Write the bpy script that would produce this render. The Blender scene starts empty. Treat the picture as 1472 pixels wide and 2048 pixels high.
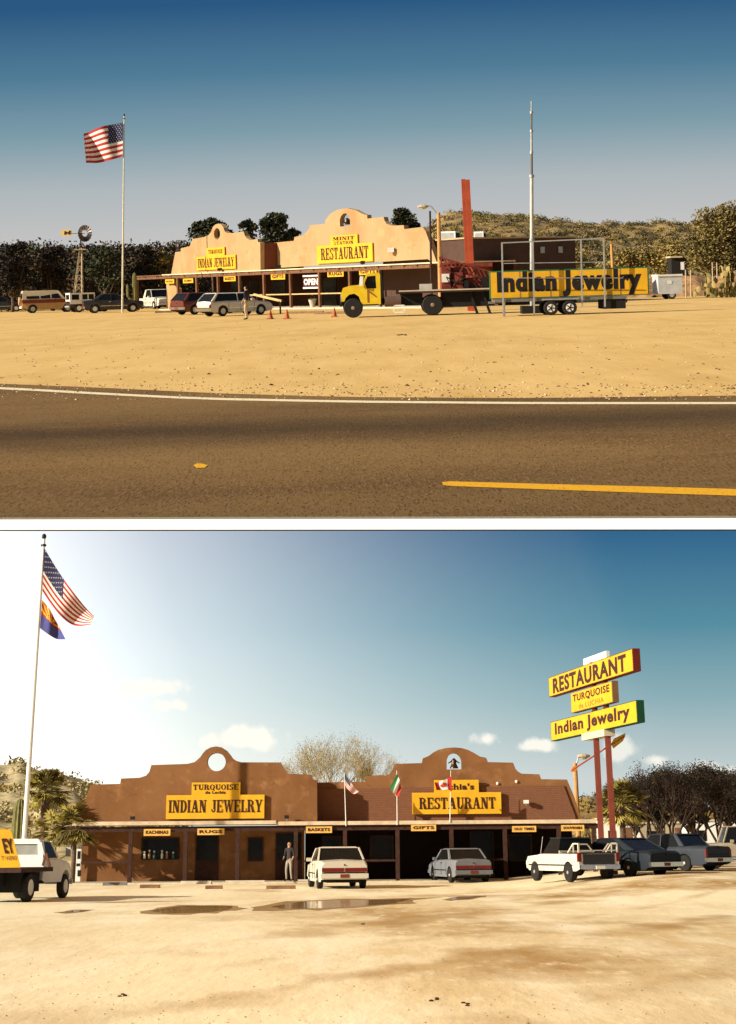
import bpy, math, random
from mathutils import Vector, Matrix, noise
from mathutils.geometry import tessellate_polygon
R = math.radians
random.seed(7)
C = bpy.context.scene.collection
S = bpy.context.scene

# ---------------------------------------------------------------- camera, sky light, sun, exposure
F, CX, CY, H = 3300.0, 736.0, 567.0, 1.6
cam_d = bpy.data.cameras.new('camera'); cam = bpy.data.objects.new('camera', cam_d); C.objects.link(cam)
cam.location = (0, 0, H); cam.rotation_euler = (R(90), 0, 0)
cam_d.sensor_fit = 'HORIZONTAL'; cam_d.sensor_width = 36; cam_d.lens = F / 1472 * 36
cam_d.shift_y = -(1024 - CY) / 1472; cam_d.clip_start = 0.1; cam_d.clip_end = 5000
S.camera = cam
SUN = Vector((-.84, -.28, .435)).normalized()
EXPO = 0.6
W = bpy.data.worlds.new('World'); S.world = W; W.use_nodes = True
nt = W.node_tree; bg = nt.nodes['Background']
sk = nt.nodes.new('ShaderNodeTexSky'); sk.sky_type = 'NISHITA'; sk.sun_disc = False
sk.sun_elevation = math.asin(SUN.z); sk.sun_rotation = math.atan2(SUN.x, SUN.y)
nt.links.new(sk.outputs[0], bg.inputs[0]); bg.inputs[1].default_value = 0.05
sl = bpy.data.lights.new('sun', 'SUN'); sl.energy = 5.0; sl.angle = R(.5); sl.color = (1, .90, .74)
so = bpy.data.objects.new('sun', sl); C.objects.link(so); so.rotation_mode = 'QUATERNION'
so.rotation_quaternion = (-SUN).to_track_quat('-Z', 'Y'); so.location = (-40, -20, 40)
S.view_settings.view_transform = 'Standard'; S.view_settings.look = 'None'
S.view_settings.exposure = EXPO; S.view_settings.gamma = 1
S.cycles.max_bounces = 5; S.cycles.transparent_max_bounces = 8

# ---------------------------------------------------------------- two places: a terrace lot (U) and a lot sloping away below it (L)
T0, T1 = Matrix.Translation((0, 0, H)), Matrix.Translation((0, 0, -H))
WM = {'U': T0 @ Matrix.Rotation(R(-1.7), 4, 'Y') @ T1,
      'L': T0 @ Matrix.Rotation(-math.atan(1122 / F), 4, 'X') @ Matrix.Rotation(R(-.4), 4, 'Y') @ T1}
def ray(fr, px, py):
    return WM[fr].to_3x3().transposed() @ Vector(((px - CX) / F, 1, (CY - py) / F))
EYE = Vector((0, 0, H))
def rise(x, Y):                    # the lower lot climbs a little towards the trees
    a = min(1, max(0, (x - 4.5) / 7.5)); b = min(1, max(0, (Y - 42) / 18)); return .47 * a * a * (3 - 2 * a) * b * b * (3 - 2 * b)
def gp(fr, px, py, z=0.0):
    d = ray(fr, px, py); p = EYE + d * ((z - H) / d.z)
    if fr == 'L':
        for _ in range(12): p = EYE + d * ((z + rise(p.x, p.y) - H) / d.z)
    return p
def at(fr, px, py, Y):
    d = ray(fr, px, py); return EYE + d * (Y / d.y)
def gY(fr, px, Y, z=0.0):          # ground point in pixel column px at depth Y
    p = at(fr, px, 560 if fr == 'U' else 1690, Y); return Vector((p.x, Y, z + (rise(p.x, Y) if fr == 'L' else 0)))

# ---------------------------------------------------------------- materials
MATS = {}
def srgb(c):
    return tuple(((v / 255) / 12.92 if v / 255 <= .04045 else ((v / 255 + .055) / 1.055) ** 2.4) for v in c)
def mat(name, col, rough=.7, var=.12, scale=3.0, metal=0.0, bump=0.0, spec=.3, stretch=(1, 1, 1), trans=0):
    if name in MATS: return MATS[name]
    m = bpy.data.materials.new(name); m.use_nodes = True; n = m.node_tree; b = n.nodes['Principled BSDF']
    b.inputs['Roughness'].default_value = rough; b.inputs['Metallic'].default_value = metal
    b.inputs['Specular IOR Level'].default_value = spec
    tc = n.nodes.new('ShaderNodeTexCoord'); mp = n.nodes.new('ShaderNodeMapping'); mp.inputs['Scale'].default_value = stretch
    nz = n.nodes.new('ShaderNodeTexNoise'); nz.inputs['Scale'].default_value = scale; nz.inputs['Detail'].default_value = 6
    n.links.new(tc.outputs['Object'], mp.inputs[0]); n.links.new(mp.outputs[0], nz.inputs['Vector'])
    r = n.nodes.new('ShaderNodeValToRGB'); r.color_ramp.elements[0].position = .3; r.color_ramp.elements[1].position = .7
    r.color_ramp.elements[0].color = tuple(max(0, c * (1 - var)) for c in col) + (1,)
    r.color_ramp.elements[1].color = tuple(min(1, c * (1 + var)) for c in col) + (1,)
    n.links.new(nz.outputs[0], r.inputs[0]); n.links.new(r.outputs[0], b.inputs['Base Color'])
    if bump:
        bp = n.nodes.new('ShaderNodeBump'); bp.inputs['Strength'].default_value = bump; bp.inputs['Distance'].default_value = .05
        n.links.new(nz.outputs[0], bp.inputs['Height']); n.links.new(bp.outputs[0], b.inputs['Normal'])
    MATS[name] = m; return m

def mat_layers(name, base, layers, rough=.9, bump=None):
    """layers: (colour, noise scale, stretch xyz, lo, hi, detail) each mixed in by its own noise"""
    m = bpy.data.materials.new(name); m.use_nodes = True; n = m.node_tree; b = n.nodes['Principled BSDF']
    b.inputs['Roughness'].default_value = rough; b.inputs['Specular IOR Level'].default_value = .15
    tc = n.nodes.new('ShaderNodeTexCoord'); prev = None
    for k, (col, sc, st, lo, hi, det) in enumerate(layers):
        mp = n.nodes.new('ShaderNodeMapping'); mp.inputs['Scale'].default_value = st; mp.inputs['Location'].default_value = (k * 7.3, k * 3.1, 0)
        nz = n.nodes.new('ShaderNodeTexNoise'); nz.inputs['Scale'].default_value = sc; nz.inputs['Detail'].default_value = det
        nz.inputs['Roughness'].default_value = .6
        n.links.new(tc.outputs['Object'], mp.inputs[0]); n.links.new(mp.outputs[0], nz.inputs['Vector'])
        mr = n.nodes.new('ShaderNodeMapRange'); mr.inputs[1].default_value = lo; mr.inputs[2].default_value = hi
        n.links.new(nz.outputs[0], mr.inputs[0])
        mx = n.nodes.new('ShaderNodeMix'); mx.data_type = 'RGBA'
        mx.inputs[6].default_value = base + (1,) ; mx.inputs[7].default_value = col + (1,)
        if prev: n.links.new(prev, mx.inputs[6])
        n.links.new(mr.outputs[0], mx.inputs[0]); prev = mx.outputs[2]
        if bump == k:
            bp = n.nodes.new('ShaderNodeBump'); bp.inputs['Strength'].default_value = .5; bp.inputs['Distance'].default_value = .04
            n.links.new(nz.outputs[0], bp.inputs['Height']); n.links.new(bp.outputs[0], b.inputs['Normal'])
    n.links.new(prev, b.inputs['Base Color'])
    MATS[name] = m; return m

# ---------------------------------------------------------------- mesh builder
class MB:
    def __init__(s): s.v = []; s.f = []; s.m = []; s.mi = 0
    def add(s, vs, fs):
        o = len(s.v); s.v += [Vector(v) for v in vs]
        for f in fs: s.f.append([i + o for i in f]); s.m.append(s.mi)
        return s
    def box(s, x0, x1, y0, y1, z0, z1):
        return s.add([(x0, y0, z0), (x1, y0, z0), (x1, y1, z0), (x0, y1, z0), (x0, y0, z1), (x1, y0, z1), (x1, y1, z1), (x0, y1, z1)],
                     [(0, 3, 2, 1), (4, 5, 6, 7), (0, 1, 5, 4), (1, 2, 6, 5), (2, 3, 7, 6), (3, 0, 4, 7)])
    def bar(s, p, q, w, h=None):
        p, q = Vector(p), Vector(q); h = h or w; d = (q - p).normalized()
        u = d.cross(Vector((0, 0, 1)));  u = u.normalized() if u.length > .01 else Vector((1, 0, 0))
        t = u.cross(d).normalized()
        vs = [a + u * w / 2 * i + t * h / 2 * j for a in (p, q) for i, j in ((-1, -1), (1, -1), (1, 1), (-1, 1))]
        return s.add(vs, [(0, 1, 2, 3), (7, 6, 5, 4), (0, 4, 5, 1), (1, 5, 6, 2), (2, 6, 7, 3), (3, 7, 4, 0)])
    def tube(s, p, q, r0, r1=None, n=8, cap=True):
        p, q = Vector(p), Vector(q); r1 = r0 if r1 is None else r1; d = (q - p).normalized()
        u = d.cross(Vector((0, 0, 1))); u = u.normalized() if u.length > .01 else Vector((1, 0, 0)); t = u.cross(d)
        vs = [a + (u * math.cos(k * 2 * math.pi / n) + t * math.sin(k * 2 * math.pi / n)) * r for a, r in ((p, r0), (q, r1)) for k in range(n)]
        fs = [(k, (k + 1) % n, n + (k + 1) % n, n + k) for k in range(n)]
        if cap: fs += [tuple(range(n))[::-1], tuple(range(n, 2 * n))]
        return s.add(vs, fs)
    def path(s, pts, rs, n=7):
        for a, b, r, q in zip(pts[:-1], pts[1:], rs[:-1], rs[1:]): s.tube(a, b, r, q, n)
        return s
    def lathe(s, c, prof, n=14, axis='z'):
        c = Vector(c); vs = []
        for r, h in prof:
            for k in range(n):
                a = 2 * math.pi * k / n
                vs.append(c + (Vector((r * math.cos(a), r * math.sin(a), h)) if axis == 'z' else Vector((r * math.cos(a), h, r * math.sin(a)))))
        fs = [(i * n + k, i * n + (k + 1) % n, (i + 1) * n + (k + 1) % n, (i + 1) * n + k) for i in range(len(prof) - 1) for k in range(n)]
        fs += [tuple(range(n))[::-1], tuple(range((len(prof) - 1) * n, len(prof) * n))]
        return s.add(vs, fs)
    def blob(s, c, r, n=8, sq=(1, 1, 1)):
        c = Vector(c); vs = [c + Vector((0, 0, -r * sq[2]))]; rings = 5
        for i in range(1, rings):
            t = math.pi * i / rings - math.pi / 2
            for k in range(n):
                a = 2 * math.pi * k / n
                vs.append(c + Vector((r * sq[0] * math.cos(t) * math.cos(a), r * sq[1] * math.cos(t) * math.sin(a), r * sq[2] * math.sin(t))))
        vs.append(c + Vector((0, 0, r * sq[2]))); L = len(vs) - 1
        fs = [(0, 1 + (k + 1) % n, 1 + k) for k in range(n)]
        fs += [(1 + i * n + k, 1 + i * n + (k + 1) % n, 1 + (i + 1) * n + (k + 1) % n, 1 + (i + 1) * n + k) for i in range(rings - 2) for k in range(n)]
        fs += [(L, 1 + (rings - 2) * n + k, 1 + (rings - 2) * n + (k + 1) % n) for k in range(n)]
        return s.add(vs, fs)
    def plate(s, loops, back):
        """polygon with holes (lists of 3D points), extruded by vector back"""
        loops = [[Vector(p) for p in l] for l in loops]; tri = tessellate_polygon(loops)
        flat = [p for l in loops for p in l]; n = len(flat); back = Vector(back)
        fs = [tuple(t) for t in tri] + [tuple(i + n for i in t)[::-1] for t in tri]
        o = 0
        for l in loops:
            k = len(l); fs += [(o + i, o + (i + 1) % k, o + (i + 1) % k + n, o + i + n) for i in range(k)]; o += k
        return s.add(flat + [p + back for p in flat], fs)
    def leaves(s, c, r, n, size, sq=(1, 1, 1), mats=1):
        c = Vector(c); dom = random.randrange(mats)
        for _ in range(n):
            d = Vector((random.gauss(0, 1), random.gauss(0, 1), random.gauss(0, 1))).normalized() * r * random.random() ** .45
            p = c + Vector((d.x * sq[0], d.y * sq[1], d.z * sq[2])); z = size * random.uniform(.6, 1.4)
            a = Vector((random.gauss(0, 1), random.gauss(0, 1), random.gauss(0, 1))).normalized(); b = a.orthogonal().normalized()
            s.mi = dom if random.random() < .7 else random.randrange(mats)
            s.add([p - a * z, p + b * z * .55, p + a * z, p - b * z * .55], [(0, 1, 2, 3)])
        s.mi = 0; return s
    def mesh(s, name, mats, smooth=False):
        me = bpy.data.meshes.new(name); me.from_pydata([tuple(v) for v in s.v], [], s.f)
        for m in (mats if isinstance(mats, (list, tuple)) else [mats]): me.materials.append(m)
        me.polygons.foreach_set('material_index', s.m)
        if smooth: me.polygons.foreach_set('use_smooth', [True] * len(me.polygons))
        me.update(); return me

LOC = {}
def tag(o, label=None, cat=None, group=None, kind=None):
    if label: o['label'] = label
    if cat: o['category'] = cat
    if group: o['group'] = group
    if kind: o['kind'] = kind
    return o
def thing(name, label, cat, fr, loc=(0, 0, 0), rz=0, group=None, extra=None, sc=1):
    o = bpy.data.objects.new(name, None); C.objects.link(o)
    M = Matrix.Translation(Vector(loc)) @ Matrix.Rotation(rz, 4, 'Z') @ Matrix.Scale(sc, 4)
    if extra: M = M @ extra
    o.matrix_world = WM[fr] @ M; LOC[o.name] = (fr, M); o.empty_display_size = .2
    return tag(o, label, cat, group)
def part(mb, name, m, root, absol=False, smooth=False, label=None):
    """a mesh child of root; absol: the builder holds place coordinates instead of the thing's own"""
    if absol:
        inv = LOC[root.name][1].inverted() if root.name in LOC else LOC[root.parent.name][1].inverted()
        mb.v = [inv @ v for v in mb.v]
    o = bpy.data.objects.new(name, mb.mesh(name, m, smooth)); C.objects.link(o); o.parent = root
    if label: o['label'] = label
    return o
def single(mb, name, m, fr, label=None, cat=None, group=None, kind=None, loc=None, smooth=False):
    """one-mesh top-level object; builder in place coordinates, origin moved to loc"""
    loc = Vector(loc) if loc is not None else Vector((0, 0, 0))
    mb.v = [v - loc for v in mb.v]
    o = bpy.data.objects.new(name, mb.mesh(name, m, smooth)); C.objects.link(o)
    o.matrix_world = WM[fr] @ Matrix.Translation(loc); return tag(o, label, cat, group, kind)
def dup(root, fr, loc, rz, label, sc=1):
    r = root.copy(); C.objects.link(r); r.matrix_world = WM[fr] @ Matrix.Translation(Vector(loc)) @ Matrix.Rotation(rz, 4, 'Z') @ Matrix.Scale(sc, 4)
    r['label'] = label
    for ch in list(root.children):
        c = ch.copy(); C.objects.link(c); c.parent = r
        for g in list(ch.children):
            d = g.copy(); C.objects.link(d); d.parent = c
    return r

class Plane:
    """a vertical plane through P0 running along e; out = the side facing the camera"""
    def __init__(s, fr, P0, P1, off=0):
        s.fr = fr; P0, P1 = Vector(P0), Vector(P1); s.e = (P1 - P0); s.e.z = 0; s.e.normalize()
        s.n = Vector((s.e.y, -s.e.x, 0)); s.P0 = P0.copy(); s.P0.z = 0; s.P0 += s.n * off
    def shift(s, off): q = Plane(s.fr, s.P0, s.P0 + s.e); q.P0 = s.P0 + s.n * off; return q
    def px(s, px, py):
        d = ray(s.fr, px, py); t = (s.P0 - EYE).dot(s.n) / d.dot(s.n); p = EYE + d * t
        return ((p - s.P0).dot(s.e), p.z)
    def pt(s, a, z, off=0): return s.P0 + s.e * a + s.n * off + Vector((0, 0, z))
    def pp(s, px, py, off=0): a, z = s.px(px, py); return s.pt(a, z, off)
    def box(s, mb, a0, a1, z0, z1, o0, o1):
        vs = [s.pt(a, z, o) for z in (z0, z1) for a, o in ((a0, o0), (a1, o0), (a1, o1), (a0, o1))]
        return mb.add(vs, [(0, 3, 2, 1), (4, 5, 6, 7), (0, 1, 5, 4), (1, 2, 6, 5), (2, 3, 7, 6), (3, 0, 4, 7)])
    def plate(s, mb, loops, thick, off=0):
        return mb.plate([[s.pp(x, y, off) for x, y in l] for l in loops], s.n * -thick)

# ---------------------------------------------------------------- lettering
def sans(text, offset=.02):
    cu = bpy.data.curves.new('t', 'FONT'); cu.body = text; cu.offset = offset; cu.space_character = 1.12; cu.resolution_u = 3
    o = bpy.data.objects.new('t', cu); C.objects.link(o)
    me = o.evaluated_get(bpy.context.evaluated_depsgraph_get()).to_mesh()
    vs = [tuple(v.co) for v in me.vertices]; fs = [tuple(p.vertices) for p in me.polygons]
    bpy.data.objects.remove(o); bpy.data.curves.remove(cu); return vs, fs
ST, TH = .24, .09
def _arc(cx, cy, rx, ry, wx, wy, a0, a1, n=10):
    out = [(cx + rx * math.cos(R(a0 + (a1 - a0) * i / n)), cy + ry * math.sin(R(a0 + (a1 - a0) * i / n))) for i in range(n + 1)]
    inn = [(cx + (rx - wx) * math.cos(R(a0 + (a1 - a0) * i / n)), cy + (ry - wy) * math.sin(R(a0 + (a1 - a0) * i / n))) for i in range(n + 1)]
    return out + inn[::-1]
def _b(x0, y0, x1, y1): return [(x0, y0), (x1, y0), (x1, y1), (x0, y1)]
def _stem(x, y0=0, y1=1, se=.07, w=ST): return [_b(x, y0, x + w, y1), _b(x - se, y0, x + w + se, y0 + TH), _b(x - se, y1 - TH, x + w + se, y1)]
def _q(a, b, c, d): return [a, b, c, d]
SLAB = {
 'I': (.38, _stem(.07)),
 'N': (.86, [_b(.1, 0, .2, 1), _b(0, 0, .3, TH), _b(.66, 0, .76, 1), _b(.56, 1 - TH, .86, 1), _b(0, 1 - TH, .3, 1), _q((.1, 1), (.36, 1), (.76, 0), (.52, 0))]),
 'D': (.8, _stem(.07) + [_arc(.35, .5, .43, .5, .22, .09, -90, 90)]),
 'A': (.9, [_q((.38, 1), (.5, 1), (.2, 0), (.1, 0)), _q((.36, 1), (.58, 1), (.84, 0), (.58, 0)), _b(0, 0, .32, TH), _b(.5, 0, .9, TH), _b(.24, .3, .66, .3 + TH)]),
 'J': (.62, [_b(.3, .25, .54, 1), _b(.2, 1 - TH, .62, 1), _arc(.29, .27, .25, .27, .12, .09, -180, 0)]),
 'E': (.76, _stem(.07) + [_b(.07, 0, .7, TH), _b(.07, 1 - TH, .7, 1), _b(.62, 0, .72, .28), _b(.62, .72, .72, 1), _b(.3, .46, .54, .54), _b(.46, .36, .54, .64)]),
 'W': (1.2, [_q((.04, 1), (.28, 1), (.46, 0), (.32, 0)), _q((.56, .95), (.64, .95), (.42, 0), (.34, 0)), _q((.5, 1), (.72, 1), (.9, 0), (.74, 0)), _q((1.02, 1), (1.12, 1), (.88, 0), (.8, 0)), _b(0, 1 - TH, .36, 1), _b(.46, 1 - TH, .76, 1), _b(.94, 1 - TH, 1.2, 1)]),
 'L': (.7, _stem(.07) + [_b(.07, 0, .66, TH), _b(.58, 0, .68, .32)]),
 'R': (.86, _stem(.07) + [_arc(.36, .745, .36, .255, .2, .09, -90, 90), _b(.3, .49, .4, .58), _b(.3, .91, .4, 1), _q((.4, .52), (.62, .52), (.82, 0), (.56, 0)), _b(.52, 0, .88, TH)]),
 'Y': (.86, [_b(.31, 0, .55, .46), _b(.22, 0, .64, TH), _q((.06, 1), (.3, 1), (.55, .42), (.31, .42)), _q((.7, 1), (.8, 1), (.55, .42), (.43, .42)), _b(0, 1 - TH, .36, 1), _b(.6, 1 - TH, .88, 1)]),
 'S': (.68, [_arc(.34, .74, .3, .26, .2, .09, 30, 270), _arc(.34, .26, .32, .28, .22, .09, -150, 90), _b(.54, .68, .62, 1), _b(.02, 0, .1, .32)]),
 'T': (.78, _stem(.27) + [_b(.02, 1 - TH, .76, 1), _b(.02, .7, .12, 1), _b(.66, .7, .76, 1)]),
 'U': (.86, [_b(.1, .3, .34, 1), _b(.02, 1 - TH, .42, 1), _b(.66, .3, .75, 1), _b(.56, 1 - TH, .85, 1), _arc(.425, .32, .325, .32, .2, .1, -180, 0)]),
 'K': (.88, _stem(.07) + [_q((.62, 1), (.74, 1), (.4, .5), (.28, .5)), _q((.36, .58), (.5, .68), (.84, 0), (.56, 0)), _b(.5, 0, .9, TH), _b(.54, 1 - TH, .86, 1)]),
 'C': (.74, [_arc(.38, .5, .38, .5, .24, .09, 40, 320), _b(.62, .66, .72, 1)]),
 'H': (.88, _stem(.07) + _stem(.57) + [_b(.2, .46, .7, .55)]),
 'G': (.8, [_arc(.38, .5, .38, .5, .24, .09, 40, 320), _b(.62, .66, .72, 1), _b(.52, .0, .74, .44), _b(.44, .38, .8, .46)]),
 'B': (.8, _stem(.07) + [_arc(.36, .75, .34, .25, .2, .09, -90, 90), _arc(.36, .26, .38, .27, .22, .09, -90, 90)]),
 'F': (.72, _stem(.07) + [_b(.07, 1 - TH, .7, 1), _b(.62, .7, .72, 1), _b(.3, .46, .54, .54), _b(.46, .36, .54, .64)]),
 'O': (.82, [_arc(.41, .5, .41, .5, .22, .08, 0, 360, 18)]),
 'Q': (.82, [_arc(.41, .5, .41, .5, .22, .08, 0, 360, 18), _q((.4, .2), (.56, .24), (.82, -.14), (.6, -.14))]),
 'M': (1.06, [_b(.1, 0, .19, 1), _b(0, 0, .3, TH), _stem(.72)[0], _b(.64, 0, 1.04, TH), _b(.64, 1 - TH, 1.04, 1), _q((.06, 1), (.34, 1), (.6, .1), (.46, .1)), _q((.72, 1), (.8, 1), (.54, .1), (.46, .1)), _b(0, 1 - TH, .3, 1)]),
 ' ': (.42, []), "'": (.2, [_b(.04, .66, .2, 1)]),
}
def slab(text):
    vs, fs, x = [], [], 0
    for i, ch in enumerate(text):
        w, polys = SLAB[ch]
        for k, p in enumerate(polys):
            o = len(vs); z = k * .002
            vs += [(x + a, b, z) for a, b in p]
            for t in tessellate_polygon([[Vector((a, b, 0)) for a, b in p]]): fs.append(tuple(o + j for j in t))
        x += w + .07
    return vs, fs
def write(mb, pl, text, a0, a1, z0, z1, off, style='slab', offset=.02):
    vs, fs = slab(text) if style == 'slab' else sans(text, offset)
    xs = [v[0] for v in vs]; ys = [v[1] for v in vs]; mx, Mx, my, My = min(xs), max(xs), min(ys), max(ys)
    if style == 'slab': my, My = (0, 1) if 'Q' not in text else (0, 1)
    o = [pl.pt(a0 + (v[0] - mx) / (Mx - mx) * (a1 - a0), z0 + (v[1] - my) / (My - my) * (z1 - z0), off + v[2]) for v in vs]
    return mb.add(o, fs)

# ---------------------------------------------------------------- shared colours
yellow = mat('sign_yellow', (.70, .38, .015), .6, .09, 2)
black = mat('black_paint', (.012, .01, .01), .5)
ink = mat('maroon_black_paint', (.045, .012, .01), .5)
white = mat('white_paint', (.78, .76, .70), .45, .05)
chrome = mat('chrome', (.7, .7, .7), .18, .03, metal=1)
steel = mat('galvanised_steel', (.42, .42, .40), .5, .15, metal=.5)
glass = mat('dark_glass', (.010, .010, .010), .15, .1, spec=.18)
rubber = mat('tyre_rubber', (.015, .014, .013), .85)
dark = mat('dark_underside', (.012, .011, .01), .9)
wood = mat('weathered_timber', (.16, .075, .035), .85, .35, 6, stretch=(1, 1, .2))
darkwood = mat('dark_brown_timber', (.045, .018, .011), .85, .35, 6)
redlamp = mat('red_lens', (.16, .012, .009), .35)
amber = mat('amber_lens', (.7, .25, .03), .3)
stuccoU = mat_layers('tan_orange_stucco', (.42, .275, .138), [((.37, .215, .092), .35, (1, 1, .6), .45, .65, 5), ((.52, .32, .15), 1.4, (1, 1, 1), .55, .75, 6), ((.38, .20, .085), .8, (1, 1, 2.5), .62, .76, 7)], bump=1)
stuccoL = mat_layers('brown_adobe_stucco', (.235, .112, .046), [((.175, .078, .029), .45, (1, 1, .7), .42, .64, 6), ((.33, .17, .075), 1.3, (1, 1, 1), .54, .74, 6), ((.17, .07, .025), .9, (1, 1, 2.2), .60, .75, 7)], bump=1)
stuccoW = mat('brown_red_wall', (.15, .045, .02), .92, .18, 1.5, bump=.2)
redsteel = mat('red_oxide_steel', (.42, .075, .03), .6, .18, 2)
concrete = mat('pale_concrete', (.55, .48, .36), .9, .15, 4, bump=.2)
flagred = mat('flag_red', (.42, .03, .025), .8, .08); flagwhite = mat('flag_white', (.8, .76, .68), .8, .05); flagblue = mat('flag_navy', (.03, .03, .09), .8, .08)
greenpaint = mat('green_paint', (.02, .13, .05), .6); greencase = mat('dark_green_case', (.012, .06, .03), .6, spec=.1); redcase = mat('dark_red_case', (.13, .022, .014), .6, spec=.1); redpost = mat('dark_red_post', (.20, .045, .024), .7, .2, 2); skinm = mat('skin', (.45, .25, .16), .6)
bark = mat('tree_bark', (.10, .065, .04), .9, .3, 5)
leafs = {
 'dark': [mat('leaf_dark_a', (.026, .032, .010), .7, .3), mat('leaf_dark_b', (.05, .048, .016), .7, .3)],
 'olive': [mat('leaf_olive_a', (.25, .18, .035), .75, .3), mat('leaf_olive_b', (.12, .09, .02), .75, .3), mat('leaf_olive_c', (.34, .24, .07), .75, .3)],
 'brown': [mat('leaf_brown_a', (.042, .026, .012), .8, .3), mat('leaf_brown_b', (.022, .016, .009), .8, .3)],
 'pale': [mat('leaf_pale_a', (.42, .36, .16), .8, .2), mat('leaf_pale_b', (.30, .25, .10), .8, .2)],
 'mesquite': [mat('leaf_mesquite_a', (.15, .115, .025), .75, .3), mat('leaf_mesquite_b', (.07, .055, .014), .75, .3), mat('leaf_mesquite_c', (.24, .17, .045), .75, .3)],
 'palm': [mat('leaf_palm_a', (.34, .28, .06), .6, .3), mat('leaf_palm_b', (.15, .12, .035), .6, .3)]}

# ================================================================ SETTING, upper lot
def quadstrip(mb, top, bot, fr='U', z=0.0):
    vs = [gp(fr, x, y, z) for x, y in top] + [gp(fr, x, y, z) for x, y in bot]; n = len(top)
    return mb.add(vs, [(i, n + i, n + i + 1, i + 1) for i in range(n - 1)])
def lerp_line(pts, x):
    for (x0, y0), (x1, y1) in zip(pts[:-1], pts[1:]):
        if x <= x1 or (x1, y1) == pts[-1]: return y0 + (y1 - y0) * (x - x0) / (x1 - x0)
sand = mat_layers('packed_sand', (.68, .44, .155), [((.58, .36, .115), .5, (.5, .25, 1), .4, .65, 5), ((.72, .47, .18), 1.2, (1, .22, 1), .45, .75, 6),
                  ((.34, .20, .075), 5, (1.4, .18, 1), .62, .82, 8), ((.74, .53, .27), 9, (2, .3, 1), .6, .85, 4)], bump=1)
def gsheet(fr, ys, hw, z, far, name, m, y0px=None):
    pass
# sand: from the back of the road to the far distance, with its thickness
g = MB(); cols = 13
YS = [11.0, 14, 18, 22, 28, 40, 60, 90, 130, 200, 320, 600, 950]
def hw(Y): return .229 * Y + max(0.0, min(1.0, (60 - Y) / 30)) * .9
edge = [(-200, 1035), (1700, 1031)]
for Y in YS:
    for i in range(cols):
        x = -hw(Y) + 2 * hw(Y) * i / (cols - 1)
        if Y > 11.0: g.v.append(Vector((x, Y, 0)))
        else: q_ = gp('U', -240 + 1952 * i / (cols - 1), lerp_line(edge, -240 + 1952 * i / (cols - 1))); g.v.append(Vector((q_.x, q_.y, 0)))
for j in range(len(YS) - 1):
    for i in range(cols - 1): a = j * cols + i; g.f.append([a, a + 1, a + cols + 1, a + cols]); g.m.append(0)
front = [g.v[i].copy() for i in range(cols)]
single(g, 'ground', sand, 'U', kind='structure')
# added white strip for the gap between the two views, sloped to catch sun
k = MB(); low = [Vector((p.x, p.y - .045, p.z - .082)) for p in front]
k.add(front + low + [v + Vector((0, .02, -.012)) for v in low] + [Vector((v.x, v.y + .1, v.z - .02)) for v in front],
      [(i, cols + i, cols + i + 1, i + 1) for i in range(cols - 1)] + [(cols + i, 2 * cols + i, 2 * cols + i + 1, cols + i + 1) for i in range(cols - 1)])
for r in range(cols - 1):
    a = 2 * cols + r; k.f.append([a, 3 * cols + r, 3 * cols + r + 1, a + 1]); k.m.append(0)
lip = MB(); lo2 = [v - Vector((0, .004, 0)) for v in low]; lip.add(lo2 + [v + Vector((0, 0, -.009)) for v in lo2], [(i, cols + i, cols + i + 1, i + 1) for i in range(cols - 1)]); single(lip, 'gap_dark_line', dark, 'U', kind='structure')  # thin dark line added under the white gap strip
single(k, 'gap_strip', mat('white_gap_paint', (.93, .92, .9), .8, .02), 'U', kind='structure')
asphalt = mat_layers('worn_asphalt', (.21, .125, .04), [((.145, .078, .022), .6, (.3, .6, 1), .42, .62, 5), ((.25, .155, .07), 46, (1, .14, 1), .48, .68, 3),
                     ((.085, .045, .018), 70, (1, .14, 1), .54, .66, 2), ((.36, .24, .13), 90, (1, .16, 1), .66, .74, 2)])
n_ = asphalt.node_tree; bs = n_.nodes['Principled BSDF']; src = bs.inputs['Base Color'].links[0].from_socket
tc = n_.nodes.new('ShaderNodeTexCoord'); sp_ = n_.nodes.new('ShaderNodeSeparateXYZ'); n_.links.new(tc.outputs['Object'], sp_.inputs[0])
nz = n_.nodes.new('ShaderNodeTexNoise'); nz.inputs['Scale'].default_value = .5; n_.links.new(tc.outputs['Object'], nz.inputs[0])
ad = n_.nodes.new('ShaderNodeMath'); ad.operation = 'MULTIPLY_ADD'; ad.inputs[1].default_value = 1.6; n_.links.new(nz.outputs[0], ad.inputs[0]); n_.links.new(sp_.outputs[1], ad.inputs[2])
mr = n_.nodes.new('ShaderNodeMapRange'); mr.inputs[1].default_value = 11.8; mr.inputs[2].default_value = 24.5; n_.links.new(ad.outputs[0], mr.inputs[0])
rp = n_.nodes.new('ShaderNodeValToRGB'); e = rp.color_ramp.elements; rp.color_ramp.interpolation = 'EASE'
while len(e) < 6: e.new(.5)
for el, (p_, c_) in zip(e, ((0, .72), (.12, .8), (.36, 1.0), (.60, .42), (.75, .82), (1, 1.0))): el.position = p_; el.color = (c_, c_ * .95, c_ * .88, 1)
n_.links.new(mr.outputs[0], rp.inputs[0]); mx = n_.nodes.new('ShaderNodeMix'); mx.data_type = 'RGBA'; mx.blend_type = 'MULTIPLY'; mx.inputs[0].default_value = 1
n_.links.new(src, mx.inputs[6]); n_.links.new(rp.outputs[0], mx.inputs[7]); n_.links.new(mx.outputs[2], bs.inputs['Base Color'])
shoulder = [(-250, 757), (15, 768), (200, 775), (420, 786), (700, 794), (1060, 796), (1472, 791), (1750, 785)]
r_ = MB(); XS = [-220 + i * 95.5 for i in range(21)]
rows = []
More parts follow.
